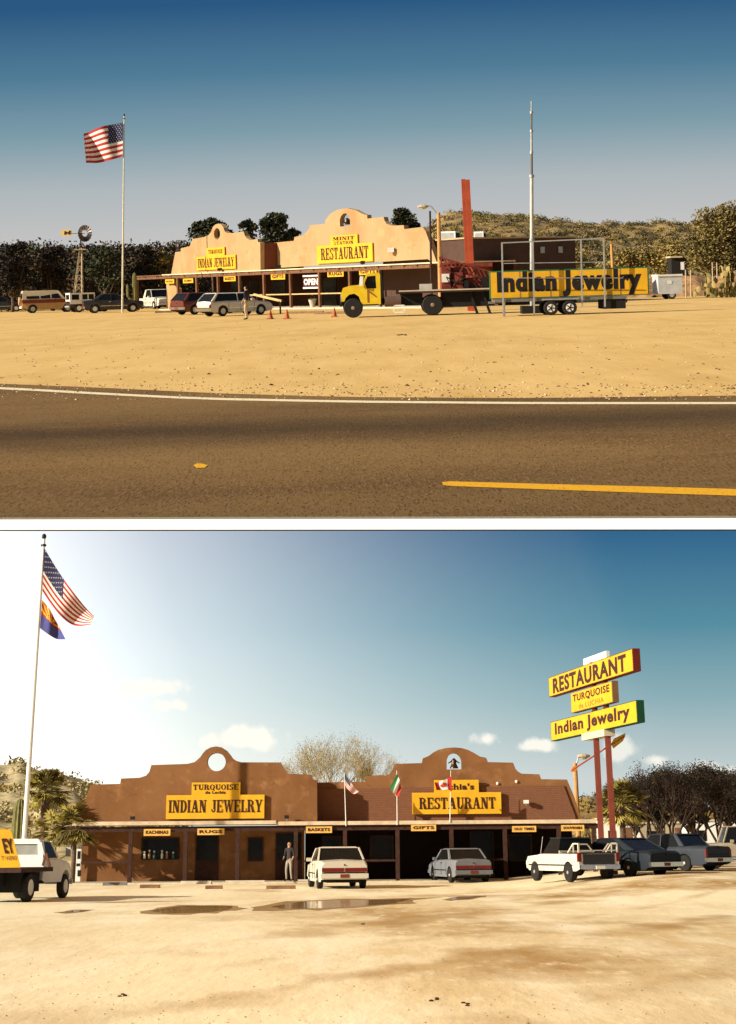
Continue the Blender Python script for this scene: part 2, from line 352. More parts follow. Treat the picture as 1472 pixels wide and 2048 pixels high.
for t in [0, .05, .12, .25, .45, .7, 1.0]:
    rows.append([gp('U', x, lerp_line(shoulder, x) + (lerp_line(edge, x) - lerp_line(shoulder, x)) * t, .004) for x in XS])
for j in rows: r_.v += j
for j in range(6):
    for i in range(20): a = j * 21 + i; r_.f.append([a, a + 21, a + 22, a + 1]); r_.m.append(0)
single(r_, 'road', asphalt, 'U', kind='structure')
edgeline = [(-250, 764), (15, 774.5), (200, 785), (400, 795), (700, 801), (1060, 804), (1472, 804), (1750, 803)]
m_ = MB(); quadstrip(m_, [(x, lerp_line(edgeline, x)) for x in XS], [(x, lerp_line(edgeline, x) + 4.2) for x in XS], z=.008)
linepaint = mat_layers('worn_line_paint', (.78, .66, .42), [((.4, .27, .14), 30, (1, .3, 1), .58, .7, 3)])
single(m_, 'road_edge_line', linepaint, 'U', kind='structure')
m_ = MB(); quadstrip(m_, [(884, 964), (900, 962.5), (1100, 968), (1300, 973), (1750, 986)], [(886, 970), (905, 972), (1100, 979), (1300, 986), (1750, 1000)], z=.008)
ypaint = mat_layers('worn_yellow_paint', (.72, .36, .015), [((.45, .22, .03), 40, (1, .3, 1), .55, .7, 3)])
single(m_, 'road_centre_line', ypaint, 'U', kind='structure')
m_ = MB(); q = [gp('U', x, y, .008) for x, y in ((387, 930), (395, 926), (408, 928), (416, 930), (410, 935), (393, 936))]; m_.add(q, [tuple(range(6))])
single(m_, 'road_paint_patch', ypaint, 'U', kind='structure')

# skies: tall backdrops that give off light
def sky_mat(name, pxs, ramp_v, left=None, clouds=()):
    m = bpy.data.materials.new(name); m.use_nodes = True; n = m.node_tree; n.nodes.clear()
    out = n.nodes.new('ShaderNodeOutputMaterial'); em = n.nodes.new('ShaderNodeEmission'); n.links.new(em.outputs[0], out.inputs[0])
    tc = n.nodes.new('ShaderNodeTexCoord'); sep = n.nodes.new('ShaderNodeSeparateXYZ'); n.links.new(tc.outputs['Object'], sep.inputs[0])
    def ramp(src, lo, hi, stops):
        mr = n.nodes.new('ShaderNodeMapRange'); mr.inputs[1].default_value = lo; mr.inputs[2].default_value = hi; n.links.new(src, mr.inputs[0])
        r = n.nodes.new('ShaderNodeValToRGB'); n.links.new(mr.outputs[0], r.inputs[0]); e = r.color_ramp.elements
        while len(e) < len(stops): e.new(.5)
        for el, (p, c) in zip(e, stops): el.position = p; el.color = tuple(c) + (1,)
        r.color_ramp.interpolation = 'EASE' if len(stops) == 2 else 'LINEAR'
        return r.outputs[0]
    col = ramp(sep.outputs[2], *ramp_v)
    if left:
        lo, hi, stops_col, mask = left
        colb = ramp(sep.outputs[2], *stops_col)
        nz = n.nodes.new('ShaderNodeTexNoise'); nz.inputs['Scale'].default_value = .006
        n.links.new(tc.outputs['Object'], nz.inputs[0])
        ma = n.nodes.new('ShaderNodeMath'); ma.operation = 'MULTIPLY_ADD'; ma.inputs[1].default_value = .32
        n.links.new(sep.outputs[2], ma.inputs[0]); n.links.new(sep.outputs[0], ma.inputs[2])
        f = ramp(ma.outputs[0], lo, hi, mask); f.node.color_ramp.interpolation = 'B_SPLINE'
        mx = n.nodes.new('ShaderNodeMix'); mx.data_type = 'RGBA'; n.links.new(f, mx.inputs[0]); n.links.new(colb, mx.inputs[6]); n.links.new(col, mx.inputs[7]); col = mx.outputs[2]
    nz = n.nodes.new('ShaderNodeTexNoise'); nz.inputs['Scale'].default_value = .22; nz.inputs['Detail'].default_value = 8
    n.links.new(tc.outputs['Object'], nz.inputs[0])
    for (cx, cz, rx, rz, st) in clouds:
        vm = n.nodes.new('ShaderNodeMapping'); vm.vector_type = 'POINT'; vm.inputs['Location'].default_value = (-cx / rx, 0, -cz / rz); vm.inputs['Scale'].default_value = (1 / rx, 0, 1 / rz)
        n.links.new(tc.outputs['Object'], vm.inputs[0]); ln = n.nodes.new('ShaderNodeVectorMath'); ln.operation = 'LENGTH'; n.links.new(vm.outputs[0], ln.inputs[0])
        ad = n.nodes.new('ShaderNodeMath'); ad.operation = 'MULTIPLY_ADD'; ad.inputs[1].default_value = -.42; n.links.new(ln.outputs['Value'], ad.inputs[0]); n.links.new(nz.outputs[0], ad.inputs[2])
        mr = n.nodes.new('ShaderNodeMapRange'); mr.interpolation_type = 'SMOOTHSTEP'; mr.inputs[1].default_value = -.02; mr.inputs[2].default_value = .30; mr.inputs[4].default_value = st; n.links.new(ad.outputs[0], mr.inputs[0])
        mx = n.nodes.new('ShaderNodeMix'); mx.data_type = 'RGBA'; n.links.new(mr.outputs[0], mx.inputs[0]); n.links.new(col, mx.inputs[6]); mx.inputs[7].default_value = (1.12, 1.06, .92, 1); col = mx.outputs[2]
    n.links.new(col, em.inputs[0]); em.inputs[1].default_value = 1 / 2 ** EXPO
    return m
def sheet(fr, Y, px0, px1, pyt, pyb, name, m, label=None):
    a = [at(fr, px0, pyt, Y), at(fr, px1, pyt, Y), at(fr, px1, pyb, Y), at(fr, px0, pyb, Y)]
    mb = MB(); mb.plate([a], (0, 2, 0)); return single(mb, name, m, fr, kind='structure')
zt = at('U', 736, 0, 900).z; zb = at('U', 736, 470, 900).z
mU = sky_mat('evening_blue_sky', None, (zb, zt, [(0, srgb((196, 195, 194))), (.22, srgb((176, 184, 188))), (.45, srgb((126, 157, 170))), (.7, srgb((82, 125, 152))), (1, srgb((42, 88, 130)))]))
sheet('U', 900, -500, 1972, -500, 600, 'sky', mU)
ztL = at('L', 736, 1060, 380).z; zbL = at('L', 736, 1560, 380).z
def lx(px): return at('L', px, 1500, 380).x
cl = [at('L', x, y, 380) for x, y in ((290, 1376), (330, 1409), (492, 1477), (972, 1478), (1070, 1491), (1235, 1500), (1312, 1520), (1430, 1545))]
cs = [(9.5, 2.2, .75), (4, 1.7, .7), (9, 2.4, .85), (3.2, 1.5, .8), (4.5, 1.8, .8), (5, 2.6, .6), (3, 1.3, .7), (9, 2, .6)]
mL = sky_mat('bright_hazy_sky', None, (zbL, ztL, [(0, srgb((198, 208, 208))), (.3, srgb((142, 176, 184))), (.6, srgb((88, 142, 162))), (1, srgb((48, 100, 140)))]),
             (lx(60), lx(1500), (zbL, ztL, [(0, (1.45, 1.43, 1.25)), (.5, (1.4, 1.42, 1.42)), (1, (1.3, 1.32, 1.34))]), [(0, (0, 0, 0)), (.10, (.18, .18, .18)), (.30, (.56, .56, .56)), (.60, (.88, .88, .88)), (.9, (1, 1, 1))]),
             [(c.x, c.z, a, b, s_) for c, (a, b, s_) in zip(cl, cs)])
sheet('L', 380, -500, 1972, 700, 1760, 'sky', mL)

# hills
def hill(fr, ridge, Yr, Yb, pad, amp, name, m, rows=22, step=12):
    mb = MB(); xs = list(range(int(ridge[0][0]), int(ridge[-1][0]) + 1, step)); hp = {}
    for j in range(rows + 6):
        t = min(1.0, j / rows); Y = Yb + (Yr - Yb) * (j / rows)
        for i, x in enumerate(xs):
            top = at(fr, x, lerp_line(ridge, x), Yr).z
            z = max(-.05, top * (t ** 1.25) - max(0, j / rows - 1) * top * .8)
            nn = noise.fractal((x * .02, Y * .03, 3.3), .8, 2, 5)
            z += nn * amp * min(1, t * 3) - (.3 if j == 0 else 0)
            p = gY(fr, x, Y); mb.v.append(Vector((p.x, Y, z))); hp[(i, j)] = mb.v[-1]
    n = len(xs)
    for j in range(rows + 5):
        for i in range(n - 1): a = j * n + i; mb.f.append([a, a + 1, a + n + 1, a + n]); mb.m.append(0)
    pts = [[mb.v[j * n + i].copy() for i in range(n)] for j in range(rows + 2)]
    single(mb, name, m, fr, kind='structure', smooth=True); return pts
hillm = mat_layers('dry_rocky_hillside', (.36, .25, .10), [((.16, .095, .03), .25, (1, 1, 1), .42, .6, 6), ((.52, .38, .22), .6, (1, 1, 1), .6, .72, 6)])
ridgeU = [(300, 570), (760, 560), (830, 500), (862, 452), (890, 428), (925, 424), (1000, 428), (1045, 430), (1100, 440), (1160, 447), (1240, 449), (1330, 446), (1390, 444), (1440, 438), (1560, 425), (1750, 420)]
PU_ = hill('U', ridgeU, 460, 190, 0, 1.0, 'hill', hillm)
def scrub(pts, name, mats, fr, n, smin, smax, rows, seed, leaf=.35, per=30, cols_=None):
    random.seed(seed); mb = MB()
    for _ in range(n):
        j = rows[0] + (rows[1] - rows[0]) * random.random(); i = random.uniform(0, len(pts[0]) - 1.01)
        a = pts[int(j)][int(i)]; b = pts[int(j) + 1][int(i)]; c = pts[int(j)][int(i) + 1]
        p = a + (b - a) * (j % 1) + (c - a) * (i % 1); r = random.uniform(smin, smax) * random.choice((.6, 1, 1, 1.3))
        if p.z < .5 and random.random() < .6: continue
        kk = random.randrange(len(mats)); nn = int(per * r)
        for _q2 in range(max(6, nn)):
            d = Vector((random.gauss(0, 1), random.gauss(0, 1), abs(random.gauss(0, .8)))).normalized() * r * random.random() ** .4
            pp = p + Vector((d.x, d.y, d.z * .8)); z = leaf * random.uniform(.6, 1.4)
            u = Vector((random.gauss(0, 1), random.gauss(0, 1), random.gauss(0, 1))).normalized(); w = u.orthogonal().normalized()
            mb.mi = kk; mb.add([pp - u * z, pp + w * z * .6, pp + u * z, pp - w * z * .6], [(0, 1, 2, 3)])
    mb.mi = 0
    return single(mb, name, mats, fr, kind='stuff')
scrub(PU_, 'hillside_scrub', leafs['olive'] + [mat('leaf_dry', (.20, .14, .05), .8, .3), leafs['dark'][1], leafs['brown'][0], leafs['dark'][1]], 'U', 2100, .7, 1.9, (2, 22.5), 11, .20, 48)
# thicket behind the lot, upper left: one far-off mass
random.seed(21); th = MB()
top = [(-150, 500), (0, 498), (60, 494), (120, 502), (150, 506), (200, 500), (245, 497), (300, 503), (345, 492), (420, 500), (560, 520)]
for kx in range(230):
    x = random.uniform(-140, 560); Y = random.uniform(150, 215); b = gY('U', x, Y); zt_ = at('U', x, lerp_line(top, x) + 7 * noise.noise((x * .03, 1, 5)) * 2 + random.uniform(-7, 12), Y).z
    nb = 5
    for q2 in range(nb):
        z = zt_ * (q2 + .6) / nb; r = random.uniform(1.0, 1.9)
        th.leaves((b.x + random.gauss(0, .8), Y + random.gauss(0, .8), z), r, 70, .19, (1.1, 1, .8), 4)
single(th, 'thicket', leafs['brown'] + [leafs['dark'][0], mat('leaf_rust', (.13, .075, .028), .9, .3)], 'U', kind='stuff')

# trees ------------------------------------------------------------
def tree(fr, px, py_top, py_bot_crown, wpx, Y, kind, label, group=None, n=900, leaf=.16, name='broadleaf_tree', clumps=9, seed=1, gap=.5):
    random.seed(seed); b = gY(fr, px, Y); top = at(fr, px, py_top, Y).z; lowc = at(fr, px, py_bot_crown, Y).z; s = Y / (F if fr == 'U' else 3486)
    hwid = wpx * s / 2; t = thing(name, label, 'tree', fr, b, 0, group)
    mb = MB(); tr = MB(); hh = top - lowc; cen = []
    for i in range(clumps):
        a = random.uniform(0, 6.28); rr = random.uniform(.1, .85); zz = random.uniform(.12, .9)
        lim = math.sqrt(max(.05, 1 - (zz * 2 - 1) ** 2 * .8))
        cen.append(Vector((math.cos(a) * rr * hwid * lim, math.sin(a) * rr * hwid * lim, lowc + hh * zz)))
    cen.append(Vector((0, 0, top - hh * .15)))
    r0 = max(.12, top * .03)
    fork = Vector((random.uniform(-.2, .2), 0, max(.8, lowc * .85)))
    tr.path([Vector((0, 0, -.05)), fork * .5 + Vector((.08, 0, 0)), fork], [r0, r0 * .8, r0 * .65])
    for c in cen:
        mid = (fork + c) / 2 + Vector((random.uniform(-.2, .2), 0, -.1 * hh))
        tr.path([fork, mid, c], [r0 * .5, r0 * .3, r0 * .1], 5)
        mb.leaves(c, min(hwid, hh) * random.uniform(.28, .45), n // len(cen), leaf, (1.1, 1.1, .8), len(leafs[kind]))
    mb.leaves((0, 0, lowc + hh * .5), 1, int(n * .15), leaf, (hwid * .9, hwid * .9, hh * .5), len(leafs[kind]))
    part(tr, 'trunk', bark, t); part(mb, 'crown', leafs[kind], t); return t
tree('U', 425, 436, 515, 95, 150, 'dark', 'dark rounded tree rising behind the round-holed parapet of the angled building', n=3600, seed=3, clumps=14)
tree('U', 498, 437, 500, 44, 150, 'dark', 'smaller dark tree behind the gap between the two angled parapets', n=1500, seed=4)
tree('U', 549, 425, 500, 72, 145, 'dark', 'tallest dark tree behind the gap between the two angled parapets', n=3200, seed=5, clumps=14)
tree('U', 588, 455, 500, 36, 147, 'dark', 'low dark tree touching the restaurant parapet shoulder', n=900, seed=6)
tree('U', 811, 419, 470, 66, 130, 'dark', 'conical dark green tree behind the sloping end of the restaurant parapet', n=2400, seed=7, clumps=12)
tree('U', 1456, 408, 560, 170, 140, 'mesquite', 'large olive mesquite tree beside the hill at the edge of the sandy lot', n=13000, leaf=.13, seed=8, clumps=26)
tree('U', 1345, 488, 545, 120, 185, 'olive', 'spreading yellow-green bush tree at the foot of the hill behind the shed', n=8000, leaf=.15, seed=9, clumps=14)
tree('U', 1262, 503, 545, 100, 190, 'olive', 'broad olive desert tree behind the leaning timber post', n=7000, leaf=.15, seed=10, clumps=14)
tree('U', 1130, 505, 560, 110, 175, 'olive', 'olive desert tree behind the upright pipes of the sign trailer', n=6500, leaf=.15, seed=12, clumps=14)
tree('U', 318, 500, 570, 60, 150, 'olive', 'olive tree standing beyond the end of the timber ramada', n=1500, leaf=.2, seed=13)

for px_, tp, wd, Y, kd, sd, lb in ((22, 484, 84, 146, 'brown', 71, 'tall brown tree rising over the dark sedan and the spare wheel of the striped van'), (104, 488, 70, 148, 'brown', 72, 'brown tree rising over the roof of the striped van'), (212, 486, 80, 147, 'dark', 73, 'dark green tree between the windmill and the tall flagpole'), (292, 490, 66, 149, 'brown', 74, 'brown tree rising over the white pickup and the ramada')):
    tree('U', px_, tp, 590, wd, Y, kd, lb, n=4200, seed=sd, leaf=.13, clumps=18)
# saguaro
def ribbed(mb, pts, rs, ribs=12):
    n = ribs * 2; vs = []
    for p, r in zip(pts, rs):
        for k_ in range(n):
            a = 2 * math.pi * k_ / n; q_ = r * (1 if k_ % 2 == 0 else .84); vs.append(Vector(p) + Vector((q_ * math.cos(a), q_ * math.sin(a), 0)))
    fs = [(i * n + k_, i * n + (k_ + 1) % n, (i + 1) * n + (k_ + 1) % n, (i + 1) * n + k_) for i in range(len(pts) - 1) for k_ in range(n)]
    fs.append(tuple(range((len(pts) - 1) * n, len(pts) * n))); mb.add(vs, fs)
cactus_m = mat('saguaro_skin', (.16, .15, .05), .8, .25, 4)
def saguaro(fr, loc, h, r, label, arms=()):
    t = thing('saguaro_cactus', label, 'cactus', fr, loc); mb = MB()
    ribbed(mb, [(0, 0, z) for z in (0, h * .3, h * .7, h * .9, h * .97, h)], [r * .85, r, r, r * .85, r * .55, r * .12]); part(mb, 'trunk', cactus_m, t)
    for (ang, z0, out, h2) in arms:
        a = MB(); d = Vector((math.cos(ang), math.sin(ang), 0)); p0 = d * r * .6 + Vector((0, 0, z0))
        a.path([p0, p0 + d * out * .6 + Vector((0, 0, .05)), p0 + d * out + Vector((0, 0, .3))], [r * .5, r * .55, r * .55])
        b = p0 + d * out + Vector((0, 0, .2)); ribbed(a, [b + Vector((0, 0, z)) for z in (0, h2 * .5, h2 * .9, h2)], [r * .5, r * .58, r * .45, r * .1], 9); part(a, 'arm', cactus_m, t)
    return t
p = gp('U', 271, 622); saguaro('U', p, (at('U', 271, 545, p.y).z), .20, 'dark saguaro cactus beside the tall flagpole and the ramada end', [(R(200), .9, .45, 1.0)])

# ================================================================ vehicles
def wheel(root, x, y, r, w, m_rim, hub=None, rr=1.0):
    s = 1 if y > 0 else -1; mb = MB()
    mb.lathe((x, y, r), [(r * .55, -w / 2), (r * .9, -w / 2), (r, -w * .35), (r, w * .35), (r * .9, w / 2), (r * .55, w / 2)], 20, 'y'); o = part(mb, 'wheel', rubber, root)
    mr = MB(); mr.lathe((x, y + s * w * .36, r), [(r * .56 * rr, -w * .16), (r * .56 * rr, w * .13), (r * .46 * rr, w * .05), (r * .22, w * .08), (r * .16, w * .2), (r * .05, w * .22)], 14, 'y')
    part(mr, 'rim', m_rim, o); return o
def body_mb(L, Wd, prof, sill, wxs, wr, taper=.1, tumble=.1):
    hl = L / 2
    def zt(x):
        for (a, b), (c, d) in zip(prof[:-1], prof[1:]):
            if x <= c: return b + (d - b) * max(0, (x - a)) / (c - a)
        return prof[-1][1]
    xs = set([p[0] for p in prof] + [-hl + L * i / 18 for i in range(19)])
    ar = wr * 1.14
    for w in wxs:
        xs = {x for x in xs if abs(x - w) > ar + .01} | {w + ar * math.cos(math.pi * i / 8) for i in range(9)} | {w - ar - .005, w + ar + .005}
    xs = sorted(x for x in xs if -hl <= x <= hl); mb = MB(); n = 9
    for x in xs:
        h = Wd / 2 * (1 - taper * abs(x / hl) ** 5); zb = sill + (.08 if abs(x) > hl * .93 else 0)
        for w in wxs:
            if abs(x - w) < ar: zb = max(zb, wr + math.sqrt(max(0, ar * ar - (x - w) ** 2)))
        z = zt(x); zb = min(zb, z - .12); mid = (zb * .45 + z * .55)
        half = [(h * .97, zb), (h, mid), (h * (1 - tumble * .15), z - .09), (h * (1 - tumble), z - .01)]
        mb.v += [Vector((x, -a, b)) for a, b in half] + [Vector((x, 0, z + .03))] + [Vector((x, a, b)) for a, b in half[::-1]]
    for i in range(len(xs) - 1):
        for k_ in range(n - 1): a = i * n + k_; mb.f.append([a, a + n, a + n + 1, a + 1]); mb.m.append(0)
    for o in (0, (len(xs) - 1) * n): mb.f.append(list(range(o, o + n))); mb.m.append(0)
    return mb
def car(name, label, cat, fr, loc, rz, paint, L=4.7, Wd=1.8, prof=None, gh=None, wheels=(-1.4, 1.4), wr=.32, sill=.24, rim=None,
        rear='sedan', pillars=(), group=None, sc=1, topin=.78, trim=None, cpill=.35, plate=True, roofm=None):
    """x is forward. gh = windscreen base x,z; roof front x,z; roof rear x,z; rear window base x,z"""
    rim = rim or mat('pale_hubcap', (.55, .52, .45), .4, metal=.2); t = thing(name, label, cat, fr, loc, rz, group, sc=sc); hl = L / 2
    bo_ = part(body_mb(L, Wd, prof, sill, wheels, wr), 'body', paint, t, smooth=True); bo_.data.set_sharp_from_angle(angle=R(38))
    u = MB().box(-hl + .25, hl - .25, -Wd / 2 + .3, Wd / 2 - .3, sill - .03, .5); part(u, 'chassis', dark, t)
    if gh:
        (ax, az), (bx, bz), (cx_, cz), (dx, dz) = gh; wb = Wd / 2 * .9; wt = Wd / 2 * topin
        g_ = MB(); P = [(ax, wb, az), (bx, wt, bz), (cx_, wt, cz), (dx, wb, dz)]
        vs = [(x, s * y, z) for s in (-1, 1) for x, y, z in P]
        g_.add(vs, [(0, 1, 2, 3), (7, 6, 5, 4), (0, 4, 5, 1), (2, 6, 7, 3)]); part(g_, 'windows', glass, t)
        rf = MB(); o = .015
        rf.add([(bx + .05, -wt - o, bz), (cx_ - .05, -wt - o, cz), (cx_ - .05, wt + o, cz), (bx + .05, wt + o, bz),
                (bx - .04, -wt * .86, bz + .05), (cx_ + .04, -wt * .86, cz + .05), (cx_ + .04, wt * .86, cz + .05), (bx - .04, wt * .86, bz + .05)],
               [(3, 2, 1, 0), (4, 5, 6, 7), (0, 1, 5, 4), (1, 2, 6, 5), (2, 3, 7, 6), (3, 0, 4, 7)]); part(rf, 'roof', roofm or paint, t)
        for s in (-1, 1):
            A, B, Cc, D = [Vector((x, s * (y + .008), z)) for x, y, z in P]
            part(MB().bar(A, B, .06), 'pillar', paint, t); pm = MB(); pm.bar(Cc, D, .06)
            pm.add([D + Vector((.0, s * .012, 0)), D + Vector((cpill, s * .012, 0)), Cc + Vector((cpill * .55, s * .012, 0)), Cc + Vector((0, s * .012, 0))], [(0, 1, 2, 3)]); part(pm, 'pillar', paint, t)
            for px_ in pillars:
                f = (px_ - dx) / (ax - dx); lo = D + (A - D) * f; hi = Cc + (B - Cc) * min(1, max(0, (px_ - cx_) / (bx - cx_))); part(MB().bar(lo + Vector((0, s * .01, 0)), hi + Vector((0, s * .01, 0)), .05, .07), 'pillar', paint, t)
    rz_ = prof[0][1]
    bm_ = trim or chrome
    part(MB().box(-hl - .07, -hl + .06, -Wd * .47, Wd * .47, .36, .52), 'rear_bumper', bm_, t)
    part(MB().box(hl - .06, hl + .07, -Wd * .46, Wd * .46, .36, .50), 'front_bumper', bm_, t)
    if rear == 'sedan':
        for s in (-1, 1): part(MB().box(-hl - .012, -hl + .05, s * Wd * .19, s * Wd * .44, rz_ - .28, rz_ - .12), 'tail_light', redlamp, t)
    elif rear == 'band': 
        for s in (-1, 1): part(MB().box(-hl - .014, -hl + .05, s * .02, s * Wd * .445, rz_ - .28, rz_ - .15), 'tail_light', redlamp, t)
    elif rear == 'tall':
        for s in (-1, 1): part(MB().box(-hl - .012, -hl + .05, s * Wd * .38, s * Wd * .46, rz_ - .40, rz_ - .1), 'tail_light', redlamp, t)
    if rear in ('band', 'sedan', 'tall', 'none'):
        sm_ = MB().box(-hl - .016, -hl + .04, -Wd * .40, Wd * .40, rz_ - .305, rz_ - .292).box(-hl - .012, -hl + .04, -Wd * .44, Wd * .44, .53, .56); part(sm_, 'boot_seam', dark, t)
        lk = MB().blob((-hl - .01, 0, rz_ - .05), .03, 6); part(lk, 'boot_lock', dark, t)
    if plate: part(MB().box(-hl - .085, -hl - .068, -.16, .16, .38, .5), 'number_plate', mat('plate_maroon', (.18, .03, .02), .5), t)
    if gh:
        for s in (-1, 1):
            tr_ = MB().box(wheels[0] + wr * 1.25, wheels[1] - wr * 1.25, s * (Wd / 2 - .02), s * (Wd / 2 + .006), .50, .54); part(tr_, 'side_moulding', chrome, t)
            for x in (gh[0][0] - .12, gh[0][0] - 1.12, max(gh[3][0] + .45, gh[0][0] - 2.0)): part(MB().box(x - .008, x + .008, s * (Wd / 2 - .03), s * (Wd / 2 + .003), .34, prof[2][1] - .12), 'door_seam', dark, t)
    for s in (-1, 1): part(MB().box(hl - .05, hl + .012, s * Wd * .28, s * Wd * .44, prof[-1][1] - .2, prof[-1][1] - .07), 'headlight', mat('headlight_glass', (.6, .6, .55), .15), t)
    for s in (-1, 1):
        if gh: part(MB().box(gh[0][0] - .42, gh[0][0] - .28, s * Wd * .49, s * (Wd * .49 + .16), gh[0][1] + .0, gh[0][1] + .12), 'wing_mirror', paint, t)
        part(MB().box(gh[0][0] - 1.35 if gh else -.3, gh[0][0] - 1.15 if gh else -.1, s * Wd * .495, s * (Wd * .5 + .02), prof[2][1] - .17, prof[2][1] - .13), 'door_handle', chrome, t)
    for x in wheels:
        for s in (-1, 1): wheel(t, x, s * (Wd / 2 - .13), wr, .2, rim)
    return t
SED = [(-2.35, .86), (-2.2, .93), (-1.35, .97), (.9, .93), (1.2, .9), (2.2, .78), (2.35, .66)]
SEDG = ((.95, .92), (.30, 1.36), (-.85, 1.37), (-1.45, .97))
WAG = [(-2.3, .82), (-2.25, .92), (-1.3, .95), (.9, .93), (1.2, .9), (2.1, .8), (2.3, .66)]
WAGG = ((1.0, .92), (.45, 1.38), (-1.75, 1.39), (-2.2, .93))
pw = mat('cream_white_car_paint', (.62, .57, .46), .3, .03, spec=.5)
pgrey = mat('silver_grey_car_paint', (.17, .18, .20), .35, .04, spec=.4)
pblue = mat('slate_blue_car_paint', (.012, .018, .026), .5, .05, spec=.12)
pblue2 = mat('grey_blue_car_paint', (.035, .042, .055), .5, .05, spec=.12)
pdark = mat('charcoal_car_paint', (.022, .02, .02), .3, .05, spec=.5)
pmar = mat('maroon_car_paint', (.12, .025, .015), .3, .08, spec=.5)
ptan = mat('tan_car_paint', (.35, .29, .20), .35, .05)

# ----- upper lot vehicles
def Uc(px, py): return gp('U', px, py)
car('station_wagon', 'cream-white station wagon parked behind the standing person, tailgate showing', 'station wagon', 'U', Uc(470, 631) , R(38), pw, 4.6, 1.75, WAG, WAGG, pillars=(-.3, .5), rear='tall', sc=.92, cpill=.18, plate=False)
car('station_wagon', 'dark maroon station wagon parked just beyond the cream-white wagon', 'station wagon', 'U', Uc(412, 628), R(40), pmar, 4.5, 1.72, WAG, WAGG, pillars=(-.3, .5), rear='tall', sc=.95, cpill=.2)
car('sedan', 'black low sedan between the white jeep and the flagpole', 'car', 'U', Uc(226, 625), R(15), pdark, 4.4, 1.7, SED, SEDG, pillars=(-.2,), cpill=.3)
car('sedan', 'dark sedan mostly cut off beside the rear of the striped van', 'car', 'U', Uc(2, 624), R(10), pdark, 4.6, 1.75, SED, SEDG, pillars=(-.2,))
# conversion van
def van():
    t = thing('passenger_van', 'maroon and tan striped passenger van with spare wheel on its rear doors', 'van', 'U', Uc(98, 625), R(17), sc=.98)
    L, Wd, hl = 4.5, 1.9, 2.25
    mats = [mat('van_cream', (.55, .45, .30), .4), mat('van_maroon', (.16, .03, .015), .35), mat('van_tan', (.42, .26, .11), .4)]
    b = body_mb(L, Wd, [(-hl, 1.1), (1.2, 1.1), (1.7, 1.05), (hl, .8)], .32, (-1.4, 1.45), .34, .06, .03)
    b.m = [0 if True else 0 for _ in b.m]
    part(b, 'body', mats[2], t)
    s_ = MB().box(-hl + .02, 1.35, -Wd / 2 - .004, Wd / 2 + .004, .82, 1.12); part(s_, 'side_stripe', mats[1], t)
    u = MB(); w1, w2 = Wd / 2 - .01, Wd / 2 - .16
    pr = [(-hl + .01, 1.1), (1.3, 1.1), (.75, 1.80), (.55, 1.86), (-hl + .12, 1.86), (-hl + .05, 1.7)]
    ws = [w1, w1, w2 + .03, w2, w2, w2 + .05]
    for s in (-1, 1): u.v += [Vector((x, s * w, z)) for (x, z), w in zip(pr, ws)]
    u.f += [[0, 1, 2, 3, 4, 5], [11, 10, 9, 8, 7, 6]] + [[i, (i + 1) % 6, 6 + (i + 1) % 6, 6 + i] for i in range(6)]; u.m += [0] * 8
    part(u, 'upper_body', mats[0], t)
    for x0, x1 in ((.15, .95), (-.75, .05), (-1.9, -.85)):
        for s in (-1, 1):
            g_ = MB(); y0, y1 = s * (w1 + .006), s * (w2 + .022)
            g_.add([(x0, y0, 1.18), (x1, y0, 1.18), (min(x1, .62), y1 + s * .0, 1.72), (x0, y1, 1.72)], [(0, 1, 2, 3)]); part(g_, 'window', glass, t)
    g_ = MB().add([(-hl - .0, -.75, 1.2), (-hl, .75, 1.2), (-hl + .05, .7, 1.68), (-hl + .05, -.7, 1.68)], [(0, 1, 2, 3)]); part(g_, 'rear_window', glass, t)
    g_ = MB().add([(1.29, -.8, 1.14), (1.29, .8, 1.14), (.80, .72, 1.76), (.80, -.72, 1.76)], [(0, 1, 2, 3)]); part(g_, 'windscreen', glass, t)
    sp = MB(); sp.lathe((0, 0, 0), [(.2, -.1), (.34, -.08), (.36, 0), (.34, .08), (.2, .1)], 18, 'y')
    sp.v = [Vector((-hl - .14 + v.y, v.x * 1 + .05, 1.0 + v.z)) for v in sp.v]; part(sp, 'spare_wheel', mat('spare_cover', (.5, .3, .14), .6), t)
    part(MB().box(-hl - .1, -hl + .02, -.92, .92, .4, .56), 'rear_bumper', white, t)
    for s in (-1, 1): part(MB().box(-hl - .015, -hl + .05, s * .78, s * .92, .85, 1.15), 'tail_light', redlamp, t)
    for x in (-1.4, 1.45):
        for s in (-1, 1): wheel(t, x, s * .82, .34, .22, steel)
van()
def jeep():
    t = thing('off_road_vehicle', 'small white hardtop jeep parked beyond the front of the striped van', 'jeep', 'U', Uc(178, 624), R(24), sc=.93)
    part(body_mb(3.6, 1.6, [(-1.8, .95), (.4, .95), (.5, .98), (1.75, .93), (1.8, .9)], .42, (-1.05, 1.15), .36, .04, .04), 'body', pdark, t)
    part(MB().box(-1.79, -.2, -.805, .805, .72, .96), 'side_panel', white, t)
    b = MB().box(-1.8, .35, -.74, .74, .96, 1.66); part(b, 'hardtop', white, t)
    for s in (-1, 1):
        for x0, x1 in ((-1.62, -1.0), (-.72, -.28), (-.18, .27)): part(MB().box(x0, x1, s * .735, s * .75, 1.08, 1.52), 'window', glass, t)
        part(MB().box(-.6, .2, s * .80, s * .815, .6, .9), 'door_panel', white, t)
    part(MB().box(-1.82, -1.79, -.55, .55, 1.1, 1.52), 'rear_window', glass, t); part(MB().box(.34, .37, -.66, .66, 1.05, 1.55), 'windscreen', glass, t)
    part(MB().box(-1.9, -1.8, -.75, .75, .45, .58), 'rear_bumper', steel, t)
    for x in (-1.05, 1.15):
        for s in (-1, 1): wheel(t, x, s * .72, .36, .22, white)
jeep()
